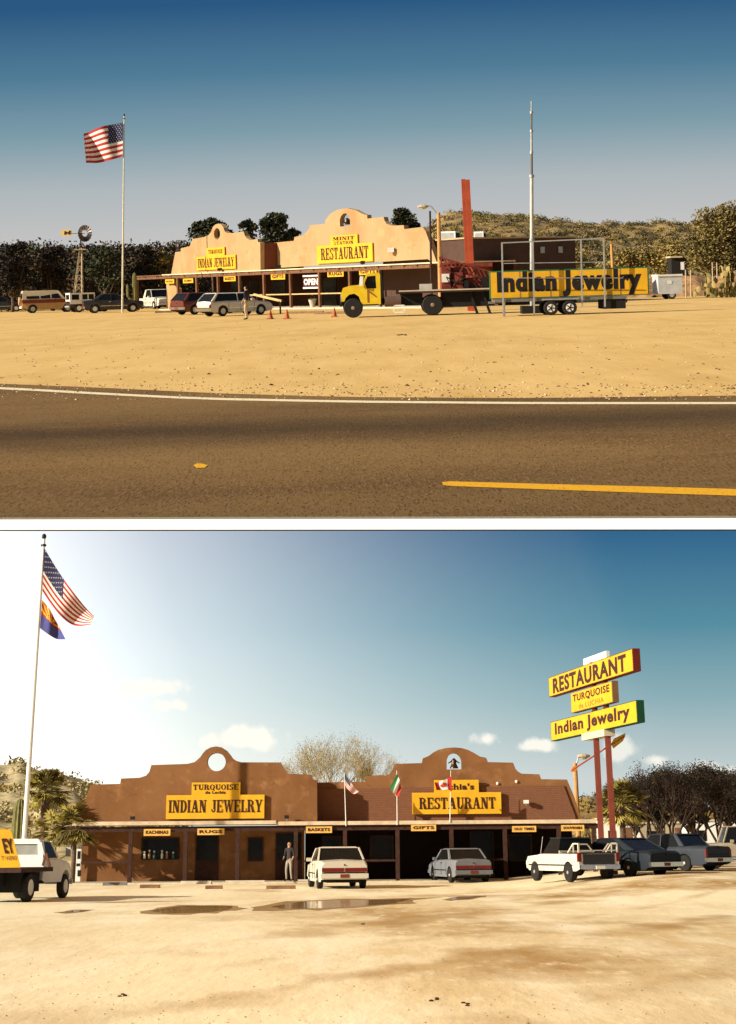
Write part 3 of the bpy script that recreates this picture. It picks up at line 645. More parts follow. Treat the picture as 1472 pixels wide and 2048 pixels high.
# white pickup seen under the ramada
car('pickup_truck', 'white pickup parked under the open end of the timber ramada', 'pickup', 'U', gY('U', 312, 140), R(-60), pw, 4.8, 1.8,
    [(-2.4, .9), (-1.0, .9), (-.9, .98), (1.0, .98), (2.3, .92), (2.4, .8)], ((.95, .98), (.5, 1.6), (-.6, 1.6), (-.85, .98)), rear='tall')

# yellow crane truck
truckY = mat('truck_yellow', (.72, .50, .02), .4, .1)
def crane_truck():
    base = gp('U', 705, 634); base2 = gp('U', 862, 634)
    cY = 79.0; x0 = gY('U', 705, cY).x
    t = thing('crane_truck', 'yellow-cab flatbed truck with red crane machinery, side-on in front of the porch', 'truck', 'U', (x0, cY, 0), R(180))
    s = cY / F      # metres per pixel at the truck
    def X(px): return -(px - 705) * s
    # cab: bonnet, wings, cab box with window
    b = MB()
    prof = [(X(683), .78), (X(682), 1.15), (X(686), 1.42), (X(700), 1.52), (X(718), 1.55), (X(724), 1.6), (X(731), 1.98), (X(736), 2.08), (X(757), 2.1), (X(760), 2.02), (X(760), .62), (X(722), .62), (X(717), 1.0), (X(708), 1.14), (X(698), 1.10), (X(691), .95), (X(688), .78)]
    win = [(X(729), 1.62), (X(735), 1.94), (X(751), 1.96), (X(752), 1.36), (X(733), 1.36)]
    b.plate([[Vector((x, 1.0, z)) for x, z in prof], [Vector((x, 1.0, z)) for x, z in win]], (0, -.06, 0))
    b.plate([[Vector((x, -.94, z)) for x, z in prof], [Vector((x, -.94, z)) for x, z in win]], (0, -.06, 0))
    n = len(prof)
    b.add([Vector((x, y, z)) for y in (.95, -.95) for x, z in prof], [(i, (i + 1) % n, n + (i + 1) % n, n + i) for i in list(range(1, 5)) + [7, 8, 9]])
    b.add([(X(683), y, z) for y in (.95, -.95) for z in (.78, 1.15)], [(0, 1, 3, 2)])
    part(b, 'cab', truckY, t)
    part(MB().box(X(724), X(685), -.72, .72, .42, 1.12), 'wheel_arch_fill', dark, t)  # dark box added to fill the front wheel arch
    w = MB(); w.box(X(752) + .02, X(729) - .1, .60, .94, 1.3, 1.95); w.box(X(758), X(733), -.9, .6, .7, 1.6); w.box(X(756), X(754), -.9, .6, 1.6, 1.95)
    w.add([(X(724.5), -.9, 1.62), (X(724.5), .9, 1.62), (X(731), .85, 1.98), (X(731), -.85, 1.98)], [(0, 1, 2, 3)]); part(w, 'windows', glass, t)
    d = MB(); d.plate([[Vector((X(px_), 1.015, z)) for px_, z in ((733, 1.25), (752, .92), (752, .98), (736, 1.30))]], (0, -.01, 0)); d.box(X(737), X(733.5), 1.0, 1.012, .7, 1.3)
    part(d, 'door_lettering', mat('faded_brown', (.25, .10, .03), .6), t)
    for s_ in (-1, 1): part(MB().blob((X(684), s_ * .62, 1.02), .12, 10, (.4, 1, 1)), 'headlight', white, t)
    part(MB().box(X(680.5), X(682), -.6, .6, .75, 1.2), 'grille', steel, t)
    part(MB().box(X(683), X(679), -1.05, 1.05, .55, .75), 'front_bumper', black, t)
    part(MB().bar((X(722), 1.12, 1.5), (X(724), 1.14, 1.95), .05, .18), 'wing_mirror', steel, t)
    part(MB().box(X(980), X(690), -.42, -.28, .62, .86).box(X(980), X(690), .28, .42, .62, .86), 'chassis', dark, t)
    part(MB().box(X(985), X(796), -1.15, 1.15, 1.08, 1.22), 'bed', darkwood, t)
    part(MB().box(X(985), X(882), -.85, .85, .38, 1.07).box(X(843), X(800), -.85, .85, .5, 1.07), 'under_bed_shade', dark, t)  # added dark boxes stand in for the shade under the bed
    part(MB().box(X(985), X(796), 1.152, 1.17, 1.16, 1.225), 'bed_edge', mat('pale_bed_rail', (.5, .42, .3), .7), t)
    tk = MB(); tk.tube((X(800), .85, .72), (X(768), .85, .72), .26, .26, 14); part(tk, 'fuel_tank', mat('tank_brown', (.12, .07, .05), .4), t)
    fr_ = MB()
    for a, b_ in (((784, .2), (806, .2)), ((784, .2), (787, .52)), ((806, .2), (806, .52)), ((787, .52), (806, .52))): fr_.bar((X(a[0]), 1.05, a[1]), (X(b_[0]), 1.05, b_[1]), .06)
    part(fr_, 'step_frame', white, t)
    cbx = MB()
    cbx.box(X(862), X(838), .5, 1.0, 1.22, 1.5); part(cbx, 'tool_box', mat('grey_white_box', (.5, .48, .42), .6), t)
    # headache rack behind the cab, dark panels
    hr = MB(); hr.box(X(764), X(761), -1, 1, .9, 2.2); part(hr, 'headboard', dark, t)
    # crane machinery
    cm = MB(); cm.box(X(900), X(882), -.6, .7, 1.22, 2.3); cm.box(X(924), X(908), -.7, .8, 1.22, 2.0); cm.box(X(985), X(905), -.35, .2, 2.25, 2.42); cm.box(X(960), X(930), -.5, .5, 1.22, 1.7); cm.bar((X(903), .72, 1.25), (X(925), .72, 2.3), .08); cm.bar((X(932), .7, 2.2), (X(958), .7, 1.3), .08); cm.bar((X(880), .6, 2.4), (X(915), .6, 2.5), .1)
    cm.tube((X(912), 0, 1.22), (X(912), 0, 2.3), .5, .42, 16)
    part(cm, 'crane_turret', mat('dark_crane_red', (.20, .035, .02), .6, .35, 3), t)
    hs = MB(); random.seed(77)
    for q2 in range(7):
        a = Vector((X(random.uniform(885, 960)), .72 + random.random() * .2, random.uniform(1.3, 2.2))); b_ = Vector((X(random.uniform(890, 980)), .8, random.uniform(1.25, 1.9))); hs.path([a, (a + b_) / 2 - Vector((0, -.08, .25)), b_], [.025, .025, .025], 5)
    hs.box(X(935), X(926), .5, .9, 1.22, 1.6); hs.box(X(972), X(962), .3, .8, 1.22, 1.75); part(hs, 'hoses_and_winch', dark, t)
    lt = MB(); A = [(X(880), 2.75), (X(992), 1.9)]
    for zz in (0, .42):
        for yy in (-.3, .3): lt.bar((A[0][0], yy, A[0][1] - zz), (A[1][0], yy, A[1][1] - zz), .07)
    for i in range(12):
        f, g2 = i / 12, (i + 1) / 12; P0 = Vector((A[0][0] + (A[1][0] - A[0][0]) * f, .3, A[0][1] + (A[1][1] - A[0][1]) * f)); P1 = Vector((A[0][0] + (A[1][0] - A[0][0]) * g2, .3, A[0][1] + (A[1][1] - A[0][1]) * g2))
        for yy in (0, -.6): lt.bar(P0 + Vector((0, yy, 0)), P1 + Vector((0, yy, -.42)), .05)
    part(lt, 'crane_boom', mat('dark_crane_red', (.20, .035, .02), .6), t)
    pn = MB().box(X(897), X(882), .71, .76, 1.55, 1.95); part(pn, 'control_panel', white, t)
    og = MB()
    for px_ in (950, 975): og.bar((X(px_), .9, .05), (X(px_ - 14), .9, 1.1), .12); og.box(X(px_ + 4), X(px_ - 4), .75, 1.05, 0, .06)
    part(og, 'outrigger', dark, t)
    for px_ in (705, 862):
        for s_ in (-1, 1): wheel(t, X(px_), s_ * .92, .46 if px_ == 705 else .5, .26, mat('rusty_rim', (.26, .17, .11), .6), rr=1.15)
    wheel(t, X(862), .62, .5, .24, steel); wheel(t, X(862), -.62, .5, .24, steel)
crane_truck()
# tall crane mast standing behind the sign trailer
def mast():
    Y = 76.0; b = gY('U', 1062, Y); fix = Matrix.Rotation(R(1.7 - .15), 4, 'Y')
    t = thing('telescopic_mast', 'tall white telescoping steel mast rising behind the loaded sign trailer', 'mast', 'U', b, 0, extra=fix)
    def z(py): return at('U', 1062, py, Y).z
    for (a, c, r, mm) in ((600, 480, .095, steel), (480, 352, .085, mat('dull_white_steel', (.55, .52, .45), .6)), (352, 305, .058, mat('dark_steel', (.14, .13, .12), .6)), (305, 262, .052, steel), (262, 225, .042, mat('dark_steel', (.14, .13, .12), .6)), (225, 202, .032, steel)):
        part(MB().tube((0, 0, max(0, z(a)) if a < 600 else 0), (0, 0, z(c)), r, r * .93, 12), 'section', mm, t)
    cl_ = MB()
    for py in (480, 352, 305, 262, 225): cl_.tube((0, 0, z(py) - .06), (0, 0, z(py) + .06), .12 if py > 340 else .075, None, 12)
    part(cl_, 'collar', steel, t); part(MB().box(-.5, .5, -.5, .5, 0, .35), 'base', dark, t)
mast()
# pair of red I-beams bolted together, upright
def redbeam(px, w, Y, name_label, top):
    b = gY('U', px, Y); t = thing('steel_sign_post', name_label, 'post', 'U', b, 0, 'red steel posts upright behind the crane', extra=Matrix.Rotation(R(1.7 - 2.9), 4, 'Y'))
    h = at('U', px, top, Y).z; s = Y / F; wd = w * s
    mb = MB().box(-wd / 2, wd / 2, -.16, -.12, 0, h).box(-wd / 2, wd / 2, .12, .16, 0, h); part(mb, 'flange', redsteel, t)
    part(MB().box(-.03, .03, -.12, .12, 0, h), 'web', redsteel, t); return t
redbeam(946, 9, 86, 'wider orange-red steel beam standing upright against the hill, nearer the mast', 359)
redbeam(938, 8, 86.6, 'darker red steel beam upright on the restaurant side of its orange-red twin', 358)

def trailer():
    Y = 72.0; s = Y / F; x0 = gY('U', 1114, Y).x
    t = thing('flatbed_trailer', 'tandem-axle flatbed trailer with tall pipe rack carrying a long yellow sign', 'trailer', 'U', (x0, Y, 0), 0)
    def X(px): return (px - 1114) * s
    part(MB().box(X(985), X(1246), -.9, .9, .62, .74).box(X(975), X(1010), -.06, .06, .55, .66), 'deck', mat('deck_grey', (.16, .14, .12), .8), t)
    part(MB().box(X(1078), X(1150), -1.12, -.92, .66, .70).box(X(1078), X(1150), .92, 1.12, .66, .70), 'mudguard', steel, t)
    part(MB().box(X(1200), X(1244), -.85, .85, .2, .62), 'rear_box', dark, t)
    for s_ in (-1, 1): part(MB().box(X(1246), X(1247.5), s_ * .6, s_ * .8, .45, .6), 'tail_light', redlamp, t)
    part(MB().tube((X(1003), -.8, 0), (X(1003), -.8, .62), .06), 'jack', white, t)
    rk = MB()
    def z(px, py): return at('U', px, py, Y - .95).z
    tops = {1001: 486, 1062: 482, 1157: 478, 1202: 477}
    bots = {1001: .0, 1062: .05, 1157: .3, 1202: .3}
    for px_, tp in tops.items():
        m_ = MB().bar((X(px_), -.98, bots[px_]), (X(px_) + .03, -.98, z(px_, tp)), .062); part(m_, 'upright', steel, t)
    m_ = MB().bar((X(1001), -.98, z(1001, 486)), (X(1202), -.98, z(1202, 477)), .05); m_.bar((X(1001), -.98, z(1001, 527)), (X(1202), -.98, z(1202, 524)), .03)
    m_.bar((X(1001), -.9, z(1001, 556)), (X(1240), -.9, z(1240, 556)), .03)
    part(m_, 'cross_bar', steel, t)
    for px_ in (1095, 1132):
        for s_ in (-1, 1):
            w = wheel(t, X(px_), s_ * 1.0, .31, .2, white)
    sp = MB()
    for px_ in (1095, 1132):
        for k_ in range(5):
            a = k_ * 1.2566; sp.bar((X(px_), -1.106, .31), (X(px_) + .16 * math.cos(a), -1.106, .31 + .16 * math.sin(a)), .03, .04)
    part(sp, 'hub', dark, t)
    # the sign it carries
    P0, P1 = Vector((x0 + X(980), Y - .55, 0)), Vector((x0 + X(1297), Y - .55, 0)); pl = Plane('U', P0, P1)
    g_ = thing('sign_cabinet', 'long green-edged yellow sign reading Indian Jewelry, lying on the trailer', 'sign', 'U', pl.pt(0, .76))
    a0, z1 = pl.px(979, 545); a1, _z = pl.px(1297, 531); z0 = .76
    z1 = max(pl.px(979, 543)[1], pl.px(1297, 533)[1])
    b = MB(); pl.box(b, a0, a1, z0, z1, -.30, 0); part(b, 'case', greenpaint, g_, absol=True)
    f = MB(); pl.box(f, a0 + .04, a1 - .06, z0 + .04, z1 - .06, 0, .006); part(f, 'face', yellow, g_, absol=True)
    fr_ = MB()
    for px_ in (1040, 1101, 1241): a, _ = pl.px(px_, 560); pl.box(fr_, a - .03, a + .03, z0 + .04, z1 - .06, .0, .008)
    part(fr_, 'seam', mat('seam_brown', (.35, .16, .03), .6), g_, absol=True)
    l_ = MB(); a, b2 = pl.px(994, 570)[0], pl.px(1283, 570)[0]
    write(l_, pl, 'Indian Jewelry', a, b2, z0 + .03, z1 - .05, .013, 'sans', .06); part(l_, 'lettering', black, g_, absol=True)
trailer()

# ================================================================ the angled building (upper)
PL, PR = gY('U', 335, 129), gY('U', 870, 100.5); fU = Plane('U', PL, PR)
def pxs(o, x, y): return (o[0] + x * .2513, o[1] + y * .2513)
z2 = (320, 400); z3 = (600, 400)
def zz(o, pts): return [pxs(o, x, y) for x, y in pts]
wing1 = zz(z2, [(165, 600), (165, 385), (235, 368), (250, 340), (258, 310), (350, 295), (385, 280), (405, 255), (420, 215), (440, 195), (465, 188), (488, 197), (505, 220), (515, 250), (535, 264), (590, 262), (665, 250), (675, 285), (690, 304), (720, 320), (775, 310), (780, 335), (797, 338), (800, 556)])
hole1 = [(434 + 6.2 * math.cos(a), 467.5 + 11.5 * math.sin(a)) for a in [i * math.pi / 9 for i in range(18)]]
stub = zz(z2, [(50, 605), (85, 415), (150, 408), (150, 600)])
wing2 = zz(z2, [(850, 545), (850, 345), (1065, 325), (1070, 295), (1140, 280)]) + zz(z3, [(20, 283), (50, 260), (70, 230), (78, 200), (198, 190), (205, 155), (235, 115), (290, 80), (370, 65), (440, 80), (490, 108), (515, 118), (533, 118), (536, 148), (665, 135), (672, 165), (690, 190), (730, 205), (825, 200), (830, 232), (975, 215), (1000, 250), (1100, 530), (1015, 470)])
hole2 = zz(z3, [(318, 212), (316, 160), (326, 128), (345, 108), (365, 106), (385, 120), (397, 150), (400, 205)])
B = thing('adobe_storefront', 'tan mission-style trading post seen at an angle behind the parked vehicles', 'building', 'U', fU.pt(0, 0))
fW2 = fU.shift(-1.4)
m_ = MB(); fU.plate(m_, [wing1, hole1], .35); part(m_, 'parapet', stuccoU, B, absol=True)
m_ = MB(); fU.plate(m_, [stub], .35, -.4); part(m_, 'parapet', stuccoU, B, absol=True)
m_ = MB(); fW2.plate(m_, [wing2, hole2], .35); part(m_, 'parapet', stuccoU, B, absol=True)
a521 = fU.px(521, 500)[0]; zr = 2.72
m_ = MB(); fU.box(m_, a521 - .3, a521 - .01, zr, fU.px(519, 486)[1], -3.6, -.36); part(m_, 'return_wall', stuccoW, B, absol=True)
aL = fU.px(335, 600)[0]; aR = fU.px(872, 600)[0] + 1.2
m_ = MB(); fU.box(m_, aL + .4, aR, 0, zr + .1, -5.2, -3.9); part(m_, 'wall', mat('shaded_maroon_wall', (.030, .013, .009), .95, spec=.05), B, absol=True)  # porch shade is put into this wall's near-black maroon
m_ = MB(); fU.box(m_, aL, aR + .2, zr - .02, zr + .06, -5.2, .45); part(m_, 'porch_roof', mat('pale_roof_edge', (.66, .55, .36), .7), B, absol=True)
m_ = MB(); fU.box(m_, fU.px(282, 556)[0], aR - 1.2, zr - .28, zr - .08, .30, .42); part(m_, 'beam', wood, B, absol=True)
m_ = MB(); fU.box(m_, fU.px(282, 556)[0], aL - .01, zr - .06, zr + .03, -4, .5); part(m_, 'ramada_roof', wood, B, absol=True)
m_ = MB(); fU.plate(m_, [[(335, 560), (349, 560), (350, 568), (357, 578), (357, 621), (335, 620)]], .4, .1); part(m_, 'corner_pier', stuccoU, B, absol=True)
for px_ in (284, 365, 403, 446, 489, 538, 591, 649, 710, 770):
    a = fU.px(px_, 600)[0]; m_ = MB(); fU.box(m_, a - .09, a + .09, 0, zr - .28, .28, .44); part(m_, 'post', wood, B, absol=True)
m_ = MB()
for px_ in range(300, 860, 26):
    a = fU.px(px_, 560)[0]; fU.box(m_, a - .06, a + .06, zr - .08, zr - .022, -3.85, .62)
part(m_, 'rafter_ends', wood, B, absol=True)
m_ = MB(); a, b = fU.px(541, 590)[0], fU.px(770, 590)[0]; fU.box(m_, a, b, .98, 1.06, .30, .38); fU.box(m_, fU.px(490, 590)[0], a - .5, .98, 1.06, .30, .38); part(m_, 'railing', mat('pale_rail', (.55, .38, .16), .7), B, absol=True)
m_ = MB(); fU.box(m_, aL, aR, 0, .10, -3.88, .8); part(m_, 'porch_floor', concrete, B, absol=True)
for x0, x1, z0, z1 in ((375, 398, 1.0, 2.1), (410, 428, .1, 2.1), (455, 480, .9, 2.1), (555, 580, .1, 2.1), (665, 700, .9, 2.1)):
    a, b = fU.px(x0, 590)[0] , fU.px(x1, 590)[0]; m_ = MB(); fU.box(m_, a, b, z0, z1, -3.9, -3.86); part(m_, 'window' if z0 > .5 else 'door', glass, B, absol=True)
aE = fW2.px(855, 520)[0]
# flat-roofed side building beyond
sd = Plane('U', fU.pt(aR - .5, 0, -1.8), fU.pt(aR - .5, 0, -2.8))
t = thing('annex_building', 'long dark flat-roofed annex behind the crane truck and the red posts', 'building', 'U', sd.pt(0, 0))
m_ = MB(); sd.box(m_, .2, 9.0, 0, 4.15, -9, 0); part(m_, 'wall', mat('annex_dark_brown', (.075, .04, .028), .9), t, absol=True)
m_ = MB(); sd.box(m_, .1, 9.1, 4.152, 4.25, -9, .12); part(m_, 'roof_edge', mat('roof_edge_tan', (.45, .32, .18), .8), t, absol=True)
m_ = MB(); sd.box(m_, .3, 4.0, .1, 2.9, 0.002, .05); part(m_, 'lower_panel', stuccoW, t, absol=True)
for a, z in ((2.2, 2.0), (3.0, 2.0), (6, 3.2), (7.5, 3.2)): m_ = MB(); sd.box(m_, a, a + .35, z, z + .4, .052, .08); part(m_, 'window', steel if z > 3 else dark, t, absol=True)
for (x0, x1, y0, y1, lb) in ((881, 918, 468, 486, 'larger pale rooftop cooler box on the annex, nearest the lamp post'), (950, 971, 473, 489, 'smaller pale rooftop cooler box on the annex, beyond the red posts')):
    p_ = at('U', (x0 + x1) / 2, y1, 112); s = 112 / F
    t = thing('rooftop_cooler', lb, 'air conditioner', 'U', (p_.x, 112, 4.25), R(-20)); w = (x1 - x0) * s / 2; h = (y1 - y0) * s + .1
    part(MB().box(-w, w * .9, -w * .8, w * .8, 0, h), 'housing', white, t); part(MB().box(-w * .8, w * .7, -w * .8 - .01, -w * .8, .1, h - .1), 'grille', steel, t); part(MB().box(w * .9, w * .95, -w * .7, w * .7, .1, h - .1), 'vent', dark, t)

def signboard(name, label, pl, rects, texts, depth, cat='sign', group=None, face=None, off=.05):
    """rects in photo pixels on the plane; first is the main board"""
    x0, y0, x1, y1 = rects[0]; a, z = pl.px(x0, y1); t = thing(name, label, cat, pl.fr, pl.pt(a, z, off), 0, group)
    m = MB(); k = 0
    for (x0, y0, x1, y1) in rects:
        xm, ym = (x0 + x1) / 2, (y0 + y1) / 2
        a0, a1 = pl.px(x0, ym)[0], pl.px(x1, ym)[0]; z0, z1 = pl.px(xm, y1)[1], pl.px(xm, y0)[1]
        pl.box(m, a0, a1, z0 + k * .002, z1, off, off + depth + k * .002); k += 1
    part(m, 'board', face or yellow, t, absol=True)
    if texts:
        l = MB()
        for (s_, x0, y0, x1, y1, st) in texts:
            xm, ym = (x0 + x1) / 2, (y0 + y1) / 2
            a0, a1 = pl.px(x0, ym)[0], pl.px(x1, ym)[0]; z0, z1 = pl.px(xm, y1)[1], pl.px(xm, y0)[1]
            write(l, pl, s_, a0, a1, z0, z1, off + depth + .012, st, .045)
        part(l, 'lettering', ink, t, absol=True)
    return t
signboard('storefront_sign', 'yellow INDIAN JEWELRY sign on the parapet with the oval hole, seen obliquely', fU, [(396, 511.5, 474, 539), (416, 495, 452, 513)],
          [('INDIAN JEWELRY', 399, 516, 471, 534, 'slab'), ('TURQUOISE', 420, 499, 448, 507, 'slab')], .08)
signboard('storefront_sign', 'yellow RESTAURANT sign under the arched bell opening of the sunlit angled parapet', fW2, [(637, 488.5, 748, 525), (664, 470, 718, 491)],
          [('RESTAURANT', 645, 494, 740, 518, 'slab'), ('MINIT', 669, 473, 712, 480, 'slab'), ('STATION', 671, 482, 710, 488.5, 'slab')], .08)
fP = fU.shift(.30)
words_ = ['KACHINAS', 'RUGS', 'BASKETS', 'GIFTS', 'OLD TIMES', 'OLD TIMES', 'SOUVENIRS']
spots = [(332.5, 558.5, 350, 567), (368, 557, 388, 566), (449.5, 551.5, 473, 562.5), (544, 546.5, 572, 559), (657, 540, 689, 553.5), (720.5, 537, 755, 549.5)]
nm = ['first hanging sign at the far end of the angled porch, over the corner pier', 'second small sign along the angled porch, over the parked wagons', 'small sign under the porch below the INDIAN JEWELRY board', 'small sign on the porch between the parapet gap and the OPEN banner', 'small sign beyond the OPEN banner, under the RESTAURANT board', 'largest small porch sign, directly above the yellow truck bonnet']
for (r_, lb, w_) in zip(spots, nm, ['RUGS', 'KACHINAS', 'BASKETS', 'GIFTS', 'RUGS', 'GIFTS']):
    x0, y0, x1, y1 = r_; signboard('hanging_sign', 'yellow ' + lb, fP, [r_], [(w_, x0 + 2.5, y0 + 2.5, x1 - 2.5, y1 - 2.5, 'sans')], .04, group='small yellow signs on the angled porch')
t = signboard('open_banner', 'dark red banner with pale OPEN letters and white rails hanging on the angled porch', fP, [(608, 551, 640, 576)], [('OPEN', 610, 557, 638, 570, 'sans')], .03, 'banner', face=mat('banner_dark_red', (.06, .012, .01), .8))
for c_ in t.children:
    if c_.name.startswith('lettering'): c_.data.materials[0] = flagwhite
m_ = MB(); fP.box(m_, fP.px(608, 560)[0], fP.px(640, 560)[0], fP.px(624, 553)[1], fP.px(624, 551)[1] + .03, .05, .1); fP.box(m_, fP.px(608, 560)[0], fP.px(640, 560)[0], fP.px(624, 576)[1] - .04, fP.px(624, 574)[1], .05, .1); part(m_, 'banner_rail', white, t, absol=True)
def floodlight(fr, p, m, label, size=.22, group=None):
    t = thing('floodlight', label, 'floodlight', fr, p, 0, group)
    part(MB().box(-size / 2, size / 2, -size * .8, size * .1, .08, .08 + size * .7), 'housing', m, t); part(MB().bar((0, 0, 0), (0, 0, .1), .04), 'bracket', steel, t)
for px_, lb in ((444, 'black floodlight on the angled porch roof below INDIAN JEWELRY'), (563, 'black floodlight on the porch roof by the parapet gap'), (731, 'black floodlight on the porch roof below the RESTAURANT board')):
    a = fU.px(px_, 545)[0]; floodlight('U', fU.pt(a, zr + .06, .2), black, lb, .3)
floodlight('U', fW2.pp(786, 507, .18), white, 'white box lamp fixed on the bare parapet beside RESTAURANT', .42)
def bell(fr, pl, px, py_top, py_bot, label, wpx):
    a, zt_ = pl.px(px, py_top); _, zb_ = pl.px(px, py_bot); h = zt_ - zb_; w = pl.px(px + wpx / 2, py_bot)[0] - a; c = pl.pt(a, zb_, -.17)
    t = thing('bell', label, 'bell', fr, c)
    part(MB().lathe((0, 0, 0), [(w, 0), (w * .95, h * .1), (w * .62, h * .35), (w * .5, h * .7), (w * .3, h * .8), (.02, h * .85)], 16), 'bell_body', mat('dark_bronze', (.05, .03, .02), .4, metal=.6), t)
    hg = MB(); p0, p1 = pl.pt(a - w * 1.35, zb_ + h * .45, -.17) - c, pl.pt(a + w * 1.35, zb_ + h * .45, -.17) - c
    for s_, p_ in ((-1, p0), (1, p1)): hg.path([p_, (p_ * .55) + Vector((0, 0, h * .32)), Vector((0, 0, h * .85))], [h * .05, h * .06, h * .06], 6)
    part(hg, 'yoke', black, t)
bell('U', fW2, 690, 434, 449, 'small dark bell in the arched opening of the angled sunlit parapet', 13)

# ---------------------------------------------------------------- people
def person(fr, loc, rz, label, hgt, shirt, trous, hair, pose='stand'):
    V = {'pel': (0, 0, .93), 'waist': (0, 0, 1.08), 'chest': (0, -.01, 1.30), 'neck': (0, 0, 1.48), 'head': (0, .015, 1.60), 'crown': (0, .005, 1.70),
         'shL': (-.18, 0, 1.42), 'elL': (-.24, -.02, 1.14), 'wrL': (-.22, .12, .92), 'shR': (.18, 0, 1.42), 'elR': (.25, -.03, 1.15), 'wrR': (.2, .16, 1.02),
         'hpL': (-.09, 0, .88), 'knL': (-.11, .04, .50), 'anL': (-.12, -.03, .09), 'toL': (-.14, .13, .04),
         'hpR': (.09, 0, .88), 'knR': (.12, .07, .50), 'anR': (.13, .02, .09), 'toR': (.16, .17, .04)}
    RD = {'pel': .13, 'waist': .12, 'chest': .15, 'neck': .055, 'head': .092, 'crown': .075, 'shL': .065, 'elL': .045, 'wrL': .03, 'shR': .065, 'elR': .045, 'wrR': .03,
          'hpL': .09, 'knL': .06, 'anL': .042, 'toL': .035, 'hpR': .09, 'knR': .06, 'anR': .042, 'toR': .035}
    E = [('pel', 'waist'), ('waist', 'chest'), ('chest', 'neck'), ('neck', 'head'), ('head', 'crown'), ('chest', 'shL'), ('shL', 'elL'), ('elL', 'wrL'), ('chest', 'shR'), ('shR', 'elR'), ('elR', 'wrR'),
         ('pel', 'hpL'), ('hpL', 'knL'), ('knL', 'anL'), ('anL', 'toL'), ('pel', 'hpR'), ('hpR', 'knR'), ('knR', 'anR'), ('anR', 'toR')]
    for s in 'LR':
        w = Vector(V['wr' + s]); d = (w - Vector(V['el' + s])).normalized(); V['pa' + s] = tuple(w + d * .08); RD['pa' + s] = .026; E.append(('wr' + s, 'pa' + s))
        for k_ in range(4):
            o = (k_ - 1.5) * .019; a = Vector(V['pa' + s]) + Vector((0, o, 0)) + d * .02; b = a + d * (.045 - .006 * abs(k_ - 1)) + Vector((.01 if s == 'L' else -.01, .004, 0))
            V[f'f{k_}{s}'] = tuple(a); V[f'g{k_}{s}'] = tuple(b); RD[f'f{k_}{s}'] = .009; RD[f'g{k_}{s}'] = .007; E += [('pa' + s, f'f{k_}{s}'), (f'f{k_}{s}', f'g{k_}{s}')]
        a = w + d * .035 + Vector((0, .035, 0)); V['t' + s] = tuple(a); V['u' + s] = tuple(a + d * .035 + Vector((0, .012, 0))); RD['t' + s] = .01; RD['u' + s] = .008; E += [('wr' + s, 't' + s), ('t' + s, 'u' + s)]
    ks = list(V); me = bpy.data.meshes.new('body'); me.from_pydata([V[k_] for k_ in ks], [(ks.index(a), ks.index(b)) for a, b in E], [])
    o = bpy.data.objects.new('tmp', me); C.objects.link(o); sm = o.modifiers.new('s', 'SKIN'); 
    if not me.skin_vertices: me.skin_vertices.add() if hasattr(me.skin_vertices, 'add') else None
    sv = me.skin_vertices[0].data
    for i, k_ in enumerate(ks): sv[i].radius = (RD[k_], RD[k_] * (.75 if k_ in ('chest', 'waist', 'pel') else 1)); sv[i].use_root = (k_ == 'pel')
    su = o.modifiers.new('u', 'SUBSURF'); su.levels = 1; su.render_levels = 1
    dg = bpy.context.evaluated_depsgraph_get(); dg.update(); em = bpy.data.meshes.new_from_object(o.evaluated_get(dg)); bpy.data.objects.remove(o)
    t = thing('person', label, 'person', fr, loc, rz, sc=hgt / 1.78)
    for m in (skinm, shirt, trous, hair, black): em.materials.append(m)
    for p_ in em.polygons:
        c = p_.center; p_.use_smooth = True; i = 0
        if c.z > 1.66 or (c.z > 1.56 and c.y < -.0): i = 3
        elif c.z > 1.49: i = 0
        elif c.z < .11: i = 4
        elif c.z < .96 and abs(c.x) < .205: i = 2
        elif c.z >= .96 and not (abs(c.x) > .16 and c.z < 1.08): i = 1
        p_.material_index = i
    bo = bpy.data.objects.new('body', em); C.objects.link(bo); bo.parent = t
    nb = MB(); nb.blob((0, .112, 1.59), .016, 6, (.8, 1, 1.4)); part(nb, 'nose', skinm, t)
    for s in (-1, 1):
        part(MB().blob((s * .032, .102, 1.625), .011, 6), 'eye', black, t); part(MB().blob((s * .092, .01, 1.6), .022, 6, (.4, .8, 1.3)), 'ear', skinm, t)
    part(MB().box(-.024, .024, .088, .1, 1.545, 1.555), 'mouth', mat('lip', (.3, .1, .08), .6), t)
    return t
hairk = mat('dark_hair', (.03, .015, .01), .8); hairb = mat('blond_hair', (.35, .24, .1), .8)
person('U', gp('U', 494, 640), R(70), 'person in dark jacket and pale trousers standing beside the cream-white wagon', 1.74, mat('navy_jacket', (.02, .02, .03), .9), mat('pale_trousers', (.5, .38, .22), .9), hairk)

# cones
conem = mat('cone_orange_brown', (.40, .10, .03), .6)
def cone(loc, label, sc=1):
    t = thing('traffic_cone', label, 'traffic cone', 'U', loc, 0, 'traffic cones in the sandy lot', sc=sc)
    part(MB().box(-.18, .18, -.18, .18, 0, .04), 'base', conem, t); part(MB().lathe((0, 0, .04), [(.13, 0), (.03, .42), (.02, .44)], 14), 'cone', conem, t); return t
c0 = cone(gp('U', 541, 638), 'orange traffic cone nearest the standing person')
dup(c0, 'U', gp('U', 574, 638), 0, 'orange traffic cone between the person\'s cone and the single far cone')
dup(c0, 'U', gp('U', 669, 634), 0, 'orange traffic cone alone by the front bumper of the yellow truck', .95)
